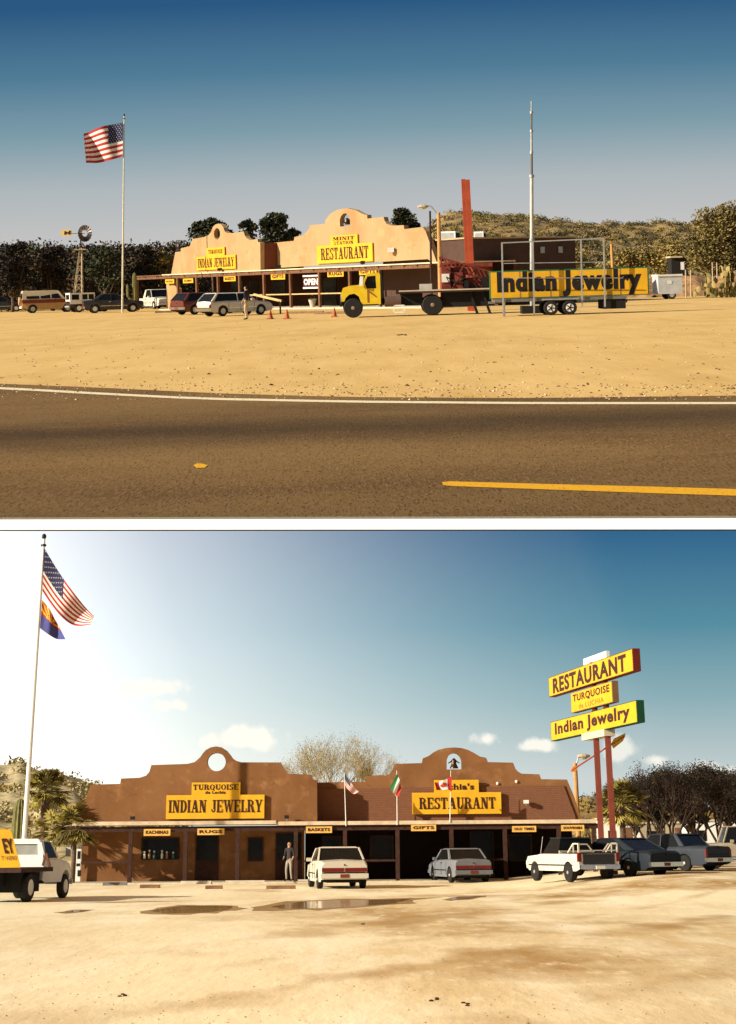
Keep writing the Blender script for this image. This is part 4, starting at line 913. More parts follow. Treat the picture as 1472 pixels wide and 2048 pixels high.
# wheel stops upper
def stop(fr, loc, rz, ln, label, group, m=concrete):
    t = MB(); t.v = []; h, w = .13, .10
    pr = [(-w, 0), (w, 0), (w * .6, h), (-w * .6, h)]
    vs = [(x, y, z) for x in (-ln / 2, ln / 2) for y, z in pr]
    t.add(vs, [(0, 1, 2, 3), (7, 6, 5, 4), (0, 4, 5, 1), (1, 5, 6, 2), (2, 6, 7, 3), (3, 7, 4, 0)])
    M = Matrix.Rotation(rz, 4, 'Z'); t.v = [M @ v + Vector(loc) for v in t.v]
    return single(t, 'wheel_stop', m, fr, label, 'wheel stop', group, loc=loc)
timb = mat('old_sleeper_timber', (.18, .10, .05), .9, .3, 5)
ang = math.atan2(fU.e.y, fU.e.x)
stop('U', gp('U', 610, 627), ang + .35, 2.6, 'timber sleeper lying before the OPEN banner posts', 'timber sleepers along the angled porch', timb)
stop('U', gp('U', 663, 628), ang + .35, 2.2, 'timber sleeper beside the lone cone near the yellow truck', 'timber sleepers along the angled porch', timb)
stop('U', gp('U', 345, 625), 0, 2.4, 'timber sleeper at the foot of the orange corner pier', 'timber sleepers along the angled porch', timb)
# access ramp rail
t = thing('ramp_handrail', 'pale timber handrail sloping down from the angled porch to the lot', 'handrail', 'U', gp('U', 545, 627))
m_ = MB(); P_, Q_ = at('U', 508, 589, 98), at('U', 563, 602, 96); m_.bar(P_, Q_, .09, .13); part(m_, 'rail', mat('pale_rail', (.55, .38, .16), .7), t, absol=True)
for f in (.1, .95): p_ = P_.lerp(Q_, f); part(MB().bar(Vector((p_.x, p_.y, 0)), p_, .1), 'post', darkwood, t, absol=True)
t = thing('planter_pot', 'pale flower pot standing on the angled porch under the railing', 'planter', 'U', fU.pt(fU.px(610, 605)[0], .1, -.6))
part(MB().lathe((0, 0, 0), [(.16, 0), (.19, .2), (.3, .55), (.27, .56)], 14), 'pot', concrete, t); part(MB().leaves((0, 0, .65), .2, 60, .06, mats=2), 'plant', leafs['dark'], t)

# flagpoles and flags
def flag(fr, label, corners, Y, kind, group=None, nx=26, ny=26, amp=.18, ph=0):
    """corners in photo pixels: hoist top, fly top, fly bottom, hoist bottom (each edge may bow)"""
    A, Bp, Cc, D = [Vector((x, y)) for x, y in corners[:4]]; bow_t, bow_b = (corners[4] if len(corners) > 4 else (0, 0))
    mb = MB(); s = Y / F
    for j in range(ny + 1):
        v = j / ny
        for i in range(nx + 1):
            u = i / nx; bow = (bow_t * (1 - v) + bow_b * v) * math.sin(math.pi * u)
            p_ = (A * (1 - u) + Bp * u) * (1 - v) + (D * (1 - u) + Cc * u) * v
            w = math.sin(u * 9 + v * 2.2 + ph)
            mb.v.append(at(fr, p_.x, p_.y + bow + w * u * 1.3, Y - .1 + amp * u * w))
    for j in range(ny):
        for i in range(nx):
            u, v = (i + .5) / nx, (j + .5) / ny
            if kind == 'us':
                c = 2 if (u < .4 and v < 7 / 13) else int(v * 13) % 2
            elif kind == 'az':
                if v > .5: c = 2
                else: c = int((math.atan2(v - .5, u - .5) + math.pi) / math.pi * 13) % 2
            elif kind == 'mx': c = int(u * 3)
            else: c = 1 if .25 < u < .75 else 0
            a = j * (nx + 1) + i; mb.f.append([a, a + 1, a + nx + 2, a + nx + 1]); mb.m.append(c)
    g = [mb.v[i].copy() for i in range(len(mb.v))]
    ms = {'us': [flagred, flagwhite, flagblue], 'az': [flagred, mat('flag_gold', (.8, .45, .03), .8), mat('flag_violet_blue', (.07, .07, .24), .8)],
          'mx': [mat('flag_green', (.02, .16, .05), .8), flagwhite, flagred], 'ca': [flagred, flagwhite]}[kind]
    root = thing('flag', label, 'flag', fr, g[0], 0, group)
    part(mb, 'cloth', ms, root, absol=True, smooth=True)
    def P(u, v, off):
        i, j = u * nx, v * ny; i0, j0 = min(nx - 1, int(i)), min(ny - 1, int(j)); a = g[j0 * (nx + 1) + i0]; b = g[j0 * (nx + 1) + i0 + 1]; c = g[(j0 + 1) * (nx + 1) + i0]
        return a + (b - a) * (i - i0) + (c - a) * (j - j0) + Vector((0, off, 0))
    if kind == 'us' and ny > 20:
        st = MB()
        for r in range(9):
            for k_ in range(6 if r % 2 == 0 else 5):
                u = .4 * ((k_ + (.5 if r % 2 == 0 else 1)) / 6); v = 7 / 13 * (r + .5) / 9; q_ = []
                for a in range(10):
                    rr = .016 if a % 2 == 0 else .007; q_.append(P(min(.399, max(0, u + rr * .75 * math.sin(a * .628))), max(0, v - rr * math.cos(a * .628)), -.02))
                st.add(q_, [tuple(range(10))])
        part(st, 'stars', flagwhite, root, absol=True)
    if kind == 'ca':
        out = [(0, .30), (.06, .18), (.12, .22), (.10, .08), (.2, .16), (.22, .08), (.32, .08), (.28, -.02), (.32, -.06), (.14, -.18), (.16, -.24), (.01, -.2), (.01, -.34)]
        pts = [(x, y) for x, y in out] + [(-x, y) for x, y in out[::-1]]
        st = MB(); q_ = [P(.5 + x * .7, .5 - y * 1.1, -.025) for x, y in pts]; c = P(.5, .5, -.025); st.add(q_ + [c], [(i, (i + 1) % len(q_), len(q_)) for i in range(len(q_))]); part(st, 'maple_leaf', flagred, root, absol=True)
    return root
def flagpole(fr, px0, py0, px1, py1, r, label, fin=True, Y=None, z0=0.0, group=None, m=white):
    b = gp(fr, px0, py0, z0) if Y is None else at(fr, px0, py0, Y); Y = b.y; t_ = at(fr, px1, py1, Y)
    t = thing('flagpole', label, 'flagpole', fr, b, 0, group)
    part(MB().tube(b, t_, r, r * .6, 12), 'pole', m, t, absol=True)
    if fin: part(MB().blob(t_ + Vector((0, 0, r * 1.0)), r * .95, 10, (1, 1, 1.3)).tube(t_ + Vector((0, 0, -r * 3)), t_ + Vector((0, 0, -r * 2.2)), r * 1.1), 'finial', black, t, absol=True)
    return t, Y
t, YF = flagpole('U', 244.5, 625, 248.5, 232, .075, 'tall white flagpole standing beside the saguaro and ramada', m=mat('pole_cream', (.62, .56, .44), .4))
flag('U', 'large faded American flag flying away from the tall upper flagpole', [(246.5, 245), (167, 267), (172, 327), (245, 313), (-3, 3)], YF, 'us', amp=.5)

# windmill
def windmill():
    Y = 136.0; b = gY('U', 153, Y); t = thing('windmill', 'farm windmill with round bladed wheel and yellow tail on a lattice tower', 'windmill', 'U', b)
    hub = at('U', 171, 467, Y); tp = at('U', 162, 500, Y); top = Vector((tp.x, Y, hub.z))
    leg = [at('U', 146, 600, Y), at('U', 160, 600, Y)]; w = .42
    for (sx, sy) in ((-1, -1), (1, -1), (1, 1), (-1, 1)): part(MB().bar(Vector((b.x + sx * w, Y + sy * w, 0)), top + Vector((sx * .08, sy * .08, -1.2)), .075), 'leg', mat('pale_tower_steel', (.42, .33, .2), .6), t, absol=True)
    br = MB(); n = 7
    for i in range(n):
        f, g2 = i / n, (i + 1) / n
        def c(k_, f_): sx, sy = ((-1, -1), (1, -1), (1, 1), (-1, 1))[k_ % 4]; return Vector((b.x + sx * w, Y + sy * w, 0)).lerp(top + Vector((sx * .08, sy * .08, -1.2)), f_)
        for k_ in range(4): br.bar(c(k_, f), c(k_ + 1, g2), .045); br.bar(c(k_, g2), c(k_ + 1, g2), .045)
    part(br, 'bracing', mat('pale_tower_steel', (.42, .33, .2), .6), t, absol=True)
    part(MB().tube(top + Vector((0, 0, -1.3)), Vector((top.x, Y, hub.z + .1)), .06), 'shaft', dark, t, absol=True)
    part(MB().box(b.x - .0 - .5 + (top.x - b.x), top.x + .5, Y - .5, Y + .5, hub.z - 1.35, hub.z - 1.28), 'platform', mat('pale_tower_steel', (.42, .33, .2), .6), t, absol=True)
    bl = MB(); fc = Vector((hub.x, Y - .3, hub.z)); rad = abs(at('U', 187, 467, Y).x - hub.x) * 1.05
    for k_ in range(16):
        a = k_ * math.pi / 8; d = Vector((math.cos(a) * .86, -.25 * math.cos(a), math.sin(a))); s_ = Vector((-math.sin(a) * .9, .1, math.cos(a)))
        bl.add([fc + d * rad * .38 - s_ * .05, fc + d * rad * .38 + s_ * .05, fc + d * rad + s_ * .15 + Vector((0, .08, 0)), fc + d * rad - s_ * .15 - Vector((0, .08, 0))], [(0, 1, 2, 3)])
    part(bl, 'blades', mat('windmill_steel', (.10, .08, .07), .4, metal=.5), t, absol=True)
    part(MB().bar((hub.x, Y - .3, hub.z), at('U', 142, 467, Y), .04), 'tail_boom', dark, t, absol=True)
    tl = MB(); tl.plate([[at('U', x, y, Y) for x, y in ((121, 461), (127, 458), (143, 459), (144, 472), (128, 473), (120, 470))]], (0, .04, 0)); part(tl, 'tail_vane', mat('vane_cream', (.72, .55, .25), .6), t, absol=True)
    tl = MB(); tl.plate([[at('U', x, y, Y - .03) for x, y in ((129, 462), (131, 462), (132, 464.5), (137, 464), (138, 461), (141, 461), (140, 468), (137, 469), (136, 466.5), (132, 467), (131, 469), (128, 469))]], (0, .02, 0)); part(tl, 'vane_mark', ink, t, absol=True)
windmill()
# street lamp upper
def street_lamp(fr, base, top, head, label, m, tilt=0):
    t = thing('street_lamp', label, 'street lamp', fr, base)
    part(MB().tube(base, top, .14, .10, 10), 'pole', m, t, absol=True)
    mid = (top + head) / 2 + Vector((0, 0, .25 * abs(head.z - top.z) + .12)); part(MB().path([top + Vector((0, 0, -.2)), mid, head], [.04, .035, .035]), 'arm', steel, t, absol=True)
    part(MB().blob(head, .2, 10, (1.7, 1, .6)), 'lamp_head', mat('lamp_head_grey', (.45, .40, .30), .5), t, absol=True)
    part(MB().blob(head + Vector((0, 0, -.08)), .15, 10, (1.3, .9, .6)), 'lens', mat('lamp_lens', (.6, .5, .3), .2), t, absol=True)
Yl = 95.0; street_lamp('U', gY('U', 880, Yl), at('U', 877, 425, Yl), at('U', 846, 413, Yl), 'wooden-pole street lamp beside the sloped end of the angled restaurant parapet', mat('pole_orange', (.5, .27, .09), .8))
Yp = 100.; b = gY('U', 862, Yp); single(MB().tube(b, at('U', 860, 422, Yp), .07, .06), 'utility_pole', darkwood, 'U', 'thin dark pole just under the arm of the angled building street lamp', 'pole', loc=b)
Yp = 120.; b = gY('U', 1227, Yp); single(MB().tube(b, at('U', 1223, 488, Yp), .13, .11), 'timber_post', mat('pole_orange', (.5, .27, .09), .8), 'U', 'tapered tan timber post rising behind the trailer sign', 'post', loc=b)

# right-hand yard: bank of spoil, white tank trailer, shed, fence posts, prickly pear
bank = mat_layers('red_earth_bank', (.42, .24, .10), [((.22, .11, .045), .9, (1, 1, 1), .45, .62, 6), ((.6, .45, .27), 1.5, (1, 1, 1), .58, .7, 6)])
mb = MB(); nx, ny = 60, 10
for j in range(ny):
    for i in range(nx):
        px_ = 1180 + i * 8; Y = 118 + j * 2.4; p_ = gY('U', px_, Y); h = math.sin(math.pi * min(1, j / (ny - 1))) * (1.5 + .6 * noise.noise((px_ * .02, 0, 1))) * min(1, (px_ - 1175) / 120) + .35 * noise.noise((px_ * .06, j * .7, 2))
        mb.v.append(Vector((p_.x, Y, max(-.02, h) - .02)))
for j in range(ny - 1):
    for i in range(nx - 1): a = j * nx + i; mb.f.append([a, a + 1, a + nx + 1, a + nx]); mb.m.append(0)
single(mb, 'earth_bank', bank, 'U', kind='structure', smooth=True)
t = thing('box_trailer', 'pale grey-white box trailer parked on the sand past the long yellow sign', 'trailer', 'U', gY('U', 1334, 108), R(4))
s = 108 / F; part(MB().box(-24 * s, 24 * s, -.8, .8, .35, 1.5), 'box', mat('pale_blue_white', (.50, .52, .52), .5), t); part(MB().box(-25 * s, 25 * s, -.85, .85, 1.5, 1.62), 'lid', white, t)
part(MB().box(-5 * s, 3 * s, -.82, -.801, 1.0, 1.2), 'label_plate', white, t)
for s_ in (-1, 1): wheel(t, .1, s_ * .7, .28, .18, steel)
t = thing('shed', 'small dark shed with pale roof on the earth bank below the hill', 'shed', 'U', gY('U', 1356, 150), 0)
s = 150 / F; part(MB().box(-16 * s, 16 * s, -1, 1, 0, 3.1), 'wall', dark, t); part(MB().box(-19 * s, 19 * s, -1.2, 1.2, 3.1, 3.25), 'roof', mat('shed_roof', (.5, .40, .26), .7), t); part(MB().box(2 * s, 9 * s, -1.02, -1.0, 2.0, 2.7), 'window', white, t)
for i, (x, lb) in enumerate(((1371, 'nearest the box trailer'), (1381, 'second from the box trailer'), (1425, 'before the prickly pear'), (1434, 'nearest the photo edge by the prickly pear'))):
    Y = 112 + i * 4; b = gY('U', x, Y); single(MB().tube(b, b + Vector((.03, 0, 1.9 if i < 2 else 2.4)), .05, .045), 'fence_post', mat('pale_post', (.5, .38, .24), .8), 'U', 'pale upright fence post ' + lb, 'fence post', 'fence posts on the sandy bank', loc=b)
def prickly(loc, label, n=46, seed=2):
    random.seed(seed); t = thing('prickly_pear', label, 'cactus', 'U', loc); mb = MB(); pads = [(Vector((random.uniform(-.8, .8), random.uniform(-.3, .3), .25)), 0) for _ in range(9)]
    i = 0
    while len(pads) < n: 
        p_, d = random.choice(pads)
        if d < 5: pads.append((p_ + Vector((random.uniform(-.26, .26), random.uniform(-.15, .15), random.uniform(.22, .36))), d + 1))
    for p_, d in pads:
        a = random.uniform(0, 3.14); l = MB(); l.blob((0, 0, 0), .22, 9, (.75, .18, 1)); M = Matrix.Rotation(a, 3, 'Z') @ Matrix.Rotation(random.uniform(-.6, .6), 3, 'Y')
        mb.mi = random.randrange(2); mb.add([M @ v + p_ for v in l.v], l.f)
    mb.mi = 0; part(mb, 'pads', [mat('cactus_olive', (.14, .13, .035), .7, .3), mat('cactus_gold', (.32, .24, .08), .7, .3)], t)
prickly(gp('U', 1446, 597), 'large prickly pear cactus at the sandy edge of the upper lot', 70)
prickly(gp('U', 1412, 596), 'smaller prickly pear clump in front of the fence posts', 30, 5)
# litter and stones on the sand
random.seed(5); 
for i, (x, y, w, lb, mm) in enumerate(((542, 772, 9, 'dark flattened scrap on the sand above the middle of the road edge', dark), (422, 783, 5, 'black lump at the edge of the asphalt', dark), (669, 781, 6, 'white paper scrap at the edge of the asphalt', white),
        (803, 671, 18, 'dark scattered twig debris in the middle of the sandy lot', darkwood), (1066, 731, 6, 'small dark stone on the sand below the trailer wheels', dark), (624, 718, 3, 'tiny dark pebble on the sand below the cones', dark),
        (203, 772, 5, 'small brown stone near the line at the flagpole side', darkwood), (470, 679, 3, 'tiny dark pebble on the sand below the standing person', dark), (1153, 796, 4, 'small pale stone beside the road edge line', concrete))):
    p_ = gp('U', x, y); s = p_.y / F; mb = MB()
    for k_ in range(1 if w < 12 else 6): mb.blob(p_ + Vector((random.uniform(-.5, .5) * w * s if w >= 12 else 0, random.uniform(-.3, .3), .02)), w * s / 2 * (1 if w < 12 else .3), 7, (1, 1.3, .35))
    single(mb, 'ground_litter', mm, 'U', lb, 'litter', loc=p_)

def gravel(fr, n, box, smin, smax, seed, name, mm):
    random.seed(seed); mb = MB()
    for _ in range(n):
        x = random.uniform(box[0], box[1]); y = random.uniform(box[2], box[3]); p_ = gp(fr, x, y); r = random.uniform(smin, smax) * (1.5 if random.random() < .05 else 1)
        o = [p_ + Vector((r * random.uniform(.7, 1.3) * math.cos(a), r * 1.6 * random.uniform(.7, 1.3) * math.sin(a), .002)) for a in (0, 1.26, 2.5, 3.77, 5.0)]
        mb.mi = random.randrange(len(mm)); mb.add(o + [p_ + Vector((0, 0, r * .8))], [(i, (i + 1) % 5, 5) for i in range(5)])
    mb.mi = 0; single(mb, name, mm, fr, kind='stuff')
gm = [mat('pebble_brown', (.30, .18, .08), .9), mat('pebble_tan', (.62, .45, .24), .9), mat('pebble_dark', (.10, .06, .03), .9)]
gravel('U', 800, (-60, 1540, 645, 792), .008, .03, 91, 'gravel', gm)
gravel('U', 900, (-60, 1540, 768, 800), .008, .022, 92, 'gravel', gm)
# ================================================================ LOWER LOT
mud = mat_layers('pale_muddy_sand', (.90, .80, .54), [((.60, .42, .18), .09, (1, .38, 1), .44, .62, 6), ((.95, .88, .66), .5, (1, .2, 1), .5, .7, 5), ((.42, .25, .08), .22, (.7, .34, 1), .53, .66, 8), ((.95, .86, .62), 3.0, (1, .25, 1), .55, .8, 6)], bump=3)
g = MB(); YS2 = [-2, 4, 8, 12, 16, 20, 26, 34, 42, 45, 48, 51, 54, 57, 60, 64, 70, 80, 90, 130, 200, 385]; n = 61
for Y in YS2:
    w = 10 + max(0, Y) * .45
    for i in range(n): g.v.append(Vector((-w + 2 * w * i / (n - 1), Y, rise(-w + 2 * w * i / (n - 1), Y))))
for j in range(len(YS2) - 1):
    for i in range(n - 1): a = j * n + i; g.f.append([a, a + 1, a + n + 1, a + n]); g.m.append(0)
single(g, 'ground', mud, 'L', kind='structure', smooth=True)
n_ = mud.node_tree; tc = n_.nodes.new('ShaderNodeTexCoord'); sp_ = n_.nodes.new('ShaderNodeSeparateXYZ'); n_.links.new(tc.outputs['Object'], sp_.inputs[0])
dv = n_.nodes.new('ShaderNodeMath'); dv.operation = 'DIVIDE'; n_.links.new(sp_.outputs[0], dv.inputs[0]); n_.links.new(sp_.outputs[1], dv.inputs[1])
for k_, mr in enumerate([x for x in n_.nodes if x.bl_idname == 'ShaderNodeMapRange']):
    if k_ not in (0, 2): continue
    lk = mr.outputs[0].links[0]; to = lk.to_socket; w_ = n_.nodes.new('ShaderNodeMapRange'); w_.inputs[1].default_value = -14; w_.inputs[2].default_value = 6; w_.inputs[3].default_value = .25
    n_.links.new(sp_.outputs[0], w_.inputs[0]); ml = n_.nodes.new('ShaderNodeMath'); ml.operation = 'MULTIPLY'; n_.links.new(mr.outputs[0], ml.inputs[0]); n_.links.new(w_.outputs[0], ml.inputs[1]); n_.links.new(ml.outputs[0], to)
nm_ = n_.nodes.new('ShaderNodeTexNoise'); nm_.inputs['Scale'].default_value = .45; nm_.inputs['Detail'].default_value = 8; mpp = n_.nodes.new('ShaderNodeMapping'); mpp.inputs['Scale'].default_value = (1, .45, 1)
n_.links.new(tc.outputs['Object'], mpp.inputs[0]); n_.links.new(mpp.outputs[0], nm_.inputs['Vector']); bs = n_.nodes['Principled BSDF']
def mth(op, a, b):
    m = n_.nodes.new('ShaderNodeMath'); m.operation = op
    for k2, q in ((0, a), (1, b)):
        if isinstance(q, (int, float)): m.inputs[k2].default_value = q
        elif q is not None: n_.links.new(q, m.inputs[k2])
    return m.outputs[0]
for (k1, c1, wd, st) in ((2.1, 23.2, 2.4, .8), (2.3, 37.5, 4.0, .7), (1.2, 56.0, 3.5, .55), (2.0, 14.5, 1.6, .5), (2.2, 29.5, 1.2, .45)):
    d = mth('ABSOLUTE', mth('ADD', mth('SUBTRACT', sp_.outputs[1], mth('MULTIPLY', sp_.outputs[0], k1)), -c1), None)
    f = mth('SUBTRACT', 1.0, mth('DIVIDE', d, wd)); f = mth('ADD', f, mth('MULTIPLY', mth('SUBTRACT', nm_.outputs[0], .56), 7.0))
    mr2 = n_.nodes.new('ShaderNodeMapRange'); mr2.inputs[1].default_value = 0; mr2.inputs[2].default_value = 1.3; mr2.inputs[4].default_value = st; n_.links.new(f, mr2.inputs[0])
    side = n_.nodes.new('ShaderNodeMapRange'); side.inputs[1].default_value = -7; side.inputs[2].default_value = 1; n_.links.new(sp_.outputs[0], side.inputs[0])
    mx = n_.nodes.new('ShaderNodeMix'); mx.data_type = 'RGBA'; n_.links.new(mth('MULTIPLY', mr2.outputs[0], side.outputs[0]), mx.inputs[0]); n_.links.new(bs.inputs['Base Color'].links[0].from_socket, mx.inputs[6]); mx.inputs[7].default_value = (.40, .23, .065, 1); n_.links.new(mx.outputs[2], bs.inputs['Base Color'])
wat = mat('puddle_water', (.40, .25, .09), .10, .25, .6, spec=.35)
def puddle(pts, label):
    mb = MB(); c = Vector((sum(x for x, y in pts) / len(pts), sum(y for x, y in pts) / len(pts))); q_ = []
    N = len(pts)
    for i in range(N):
        for f in (0, .33, .66):
            x = pts[i][0] * (1 - f) + pts[(i + 1) % N][0] * f; y = pts[i][1] * (1 - f) + pts[(i + 1) % N][1] * f
            q_.append(gp('L', x + random.uniform(-3, 3), y + random.uniform(-.5, .5), .006))
    cg = sum(q_, Vector()) / len(q_); wr = MB(); wr.add([cg + (v - cg) * random.uniform(1.12, 1.5) + Vector((0, 0, -.003)) for v in q_], [tuple(range(len(q_)))])
    single(wr, 'wet_mud', mat('wet_mud', (.34, .20, .07), .55, .25, 1.5), 'L', kind='structure')
    mb.add(q_, [tuple(range(len(q_)))]); single(mb, 'puddle', wat, 'L', label, 'puddle', 'rain puddles in the lower lot', loc=q_[0])
puddle([(540, 1813), (600, 1804), (680, 1800), (760, 1799), (822, 1798), (790, 1807), (700, 1814), (620, 1817), (560, 1817)], 'longest rain puddle, in front of the white sedan')
puddle([(298, 1822), (350, 1813), (400, 1811), (465, 1812), (455, 1820), (400, 1825), (340, 1827)], 'medium rain puddle in front of the RUGS doorway')
puddle([(893, 1798), (920, 1793), (962, 1792), (940, 1798), (905, 1800)], 'small rain puddle in front of the silver sedan')
puddle([(118, 1824), (150, 1820), (182, 1820), (160, 1824), (130, 1826)], 'smallest thin puddle near the white truck shadow')

# hills lower
ridgeL = [(-350, 1500), (-60, 1515), (8, 1532), (60, 1534), (110, 1543), (150, 1556), (175, 1570), (240, 1600), (330, 1640), (430, 1690)]
PL_ = hill('L', ridgeL, 260, 120, 0, .7, 'hill', mat_layers('bleached_hillside', (.62, .52, .30), [((.36, .29, .13), .3, (1, 1, 1), .45, .6, 6)]))
scrub(PL_, 'hillside_scrub', leafs['pale'] + [leafs['olive'][2]], 'L', 420, .5, 1.4, (1, 22.5), 31, .22, 26)
ridgeR = [(1080, 1690), (1130, 1620), (1160, 1596), (1200, 1592), (1260, 1600), (1400, 1610), (1800, 1620)]
PR_ = hill('L', ridgeR, 240, 130, 0, .7, 'hill', hillm)
scrub(PR_, 'hillside_scrub', leafs['olive'], 'L', 300, .6, 1.4, (1, 22.5), 33, .24, 26)

gravel('L', 700, (-60, 1540, 1800, 2060), .005, .014, 93, 'gravel', gm[:2])
# kachina dolls stand later in the shop window
# ---------------------------------------------------------------- lower building
YB = 78.3
def Ly(px, Y): return gY('L', px, Y)
f1 = Plane('L', Ly(160, YB), Ly(640, YB)); f2 = f1.shift(-1.2)
def zl(o, pts): return [(o[0] + x * o[2], 1480 + y * o[2]) for x, y in pts]
a3 = (140, 0, .2446); a4 = (420, 0, .2446); a5 = (740, 0, .2446)
w1 = [(153, 1650), (155, 1638)] + zl(a3, [(170, 365), (410, 358), (418, 315), (570, 308), (620, 292), (648, 262), (665, 205), (960, 195), (1020, 180), (1065, 140), (1085, 110), (1110, 82), (1150, 60), (1195, 52), (1240, 60), (1280, 85), (1305, 115), (1330, 150), (1360, 170), (1400, 182)]) + zl(a4, [(580, 183), (600, 230), (620, 258), (645, 275), (830, 283), (838, 320), (875, 328)]) + [(634.5, 1650)]
h1 = [(433 + 18.5 * math.cos(a), 1524 + 18.2 * math.sin(a)) for a in [i * math.pi / 14 for i in range(28)]]
w2 = [(633, 1650), (633, 1565), (730, 1563), (732, 1552), (762, 1550)] + zl(a5, [(130, 290), (160, 275), (185, 240), (200, 195), (425, 188), (432, 150), (480, 130), (520, 100), (560, 80), (620, 65), (690, 60), (750, 66), (800, 80), (850, 105), (900, 135), (950, 145), (965, 180), (1170, 185), (1190, 235), (1210, 258), (1240, 275), (1385, 280), (1400, 320)]) + [(1134, 1559), (1148, 1592), (1161, 1632), (1163, 1648)]
h2 = [(893.5, 1539), (893.5, 1520), (897, 1511), (903, 1507), (909, 1506), (915, 1508), (920, 1513), (923, 1520), (923.6, 1538.5)]
B2 = thing('adobe_storefront', 'brown mission-style trading post facing the puddled lot, with porch along its whole front', 'building', 'L', f1.pt(0, 0))
m_ = MB(); f1.plate(m_, [w1, h1], .4); part(m_, 'parapet', stuccoL, B2, absol=True)
m_ = MB(); f2.plate(m_, [w2, h2], .4); part(m_, 'parapet', stuccoL, B2, absol=True)
for pl_, px_, out in ((f1, 0, 0),):
    pass
a_end = f1.px(634, 1600)[0]; zr2 = f1.px(400, 1646)[1]
m_ = MB(); f1.box(m_, a_end - .35, a_end - .01, zr2, f1.px(634, 1562)[1], -3.2, -.402); part(m_, 'return_wall', stuccoL, B2, absol=True)
# shingled mansard band on the second wing
shing = bpy.data.materials.new('brown_shingles'); shing.use_nodes = True; n_ = shing.node_tree; bs = n_.nodes['Principled BSDF']; bs.inputs['Roughness'].default_value = .9
tc = n_.nodes.new('ShaderNodeTexCoord'); mp = n_.nodes.new('ShaderNodeMapping'); mp.inputs['Rotation'].default_value = (R(90), 0, 0); br_ = n_.nodes.new('ShaderNodeTexBrick')
br_.inputs['Scale'].default_value = 3.2; br_.inputs['Color1'].default_value = (.175, .070, .032, 1); br_.inputs['Color2'].default_value = (.205, .085, .038, 1); br_.inputs['Mortar'].default_value = (.12, .048, .024, 1); br_.inputs['Mortar Size'].default_value = .03
n_.links.new(tc.outputs['Object'], mp.inputs[0]); n_.links.new(mp.outputs[0], br_.inputs[0]); n_.links.new(br_.outputs[0], bs.inputs[0])
m_ = MB(); f2.plate(m_, [[(633, 1650), (633, 1578), (1127, 1571), (1150, 1632), (1152, 1648)]], .06, .07); part(m_, 'shingle_band', shing, B2, absol=True)
# porch
aL2, aR2 = f1.px(148, 1650)[0], f1.px(1196, 1650)[0]; am = f1.px(553, 1650)[0]
roofm = mat('bleached_roof_edge', (.60, .48, .33), .8, .2, 3)
m_ = MB(); f1.box(m_, aL2, am, zr2 - .08, zr2 + .08, -3.2, .45); part(m_, 'porch_roof', roofm, B2, absol=True)
m_ = MB(); f1.box(m_, am + .003, f1.px(1190, 1640)[0], zr2 - .13, zr2 + .03, -4.4, .40); part(m_, 'porch_roof', roofm, B2, absol=True)
m_ = MB(); f1.box(m_, aL2 - .3, aR2, zr2 - .36, zr2 - .14, .12, .26); part(m_, 'beam', darkwood, B2, absol=True)
# walls behind the porch
aw = f1.px(146, 1700)[0] - .35; mid = f1.px(604, 1700)[0]
m_ = MB(); f1.box(m_, aw + .35, mid, 0, zr2 - .14, -3.3, -2.5); part(m_, 'wall', stuccoL, B2, absol=True)
m_ = MB(); f1.box(m_, mid + .003, f1.px(1165, 1700)[0], 0, zr2 - .15, -4.8, -3.7); part(m_, 'wall', mat('porch_shade_brown', (.014, .008, .006), .95, spec=.05), B2, absol=True)  # second wall's brown taken almost to black to carry the porch shade
for px_ in (262, 372, 476, 592, 690, 795, 903, 1010, 1118, 1188):
    a = f1.px(px_, 1700)[0]; m_ = MB(); f1.box(m_, a - .09, a + .09, 0, zr2 - .36, .10, .28); part(m_, 'post', darkwood, B2, absol=True)
for (x0, x1) in ((160, 262), (604, 690), (690, 795), (900, 1010)):
    a, b = f1.px(x0, 1700)[0], f1.px(x1, 1700)[0]; m_ = MB(); f1.box(m_, a + .1, b - .1, .88, .96, .15, .23); part(m_, 'railing', darkwood, B2, absol=True)
m_ = MB(); f1.box(m_, aw, aR2, 0, .07, -3.6, .75); part(m_, 'porch_floor', concrete, B2, absol=True)
def opening(x0, x1, z0, z1, pl, off, name):
    a, b = pl.px(x0, 1700)[0], pl.px(x1, 1700)[0]; m_ = MB(); pl.box(m_, a, b, z0, z1, off, off + .05); w = part(m_, name, darkwood, B2, absol=True)
    m_ = MB(); pl.box(m_, a + .07, b - .07, z0 + .07 if name == 'window' else z0 + .9, z1 - .07, off + .052, off + .06); q_ = MB(); q_.v = m_.v; q_.f = m_.f; q_.m = m_.m
    inv = LOC[B2.name][1].inverted(); q_.v = [inv @ v for v in q_.v]; o = bpy.data.objects.new('pane', q_.mesh('pane', glass)); C.objects.link(o); o.parent = w
opening(268, 347, 1.02, 1.98, f1, -2.5, 'window')
for k_, x in enumerate((276, 286, 296, 312, 322, 335)):
    c = f1.pt(f1.px(x, 1700)[0], 1.05, -2.36); hh = random.uniform(.22, .42); t = thing('kachina_doll', ('first', 'second', 'third', 'fourth', 'fifth', 'sixth')[k_] + ' small carved doll along the KACHINAS window ledge, counted from the corner palm', 'doll', 'L', c, group='dolls in the KACHINAS shop window')
    mm = [white, mat('doll_ochre', (.35, .2, .08), .8), mat('doll_teal', (.05, .16, .14), .8)][k_ % 3]; part(MB().lathe((0, 0, 0), [(.05, 0), (.06, hh * .4), (.035, hh * .7)], 8), 'doll_body', mm, t); part(MB().blob((0, 0, hh * .85), .05, 8), 'head', flagwhite, t)
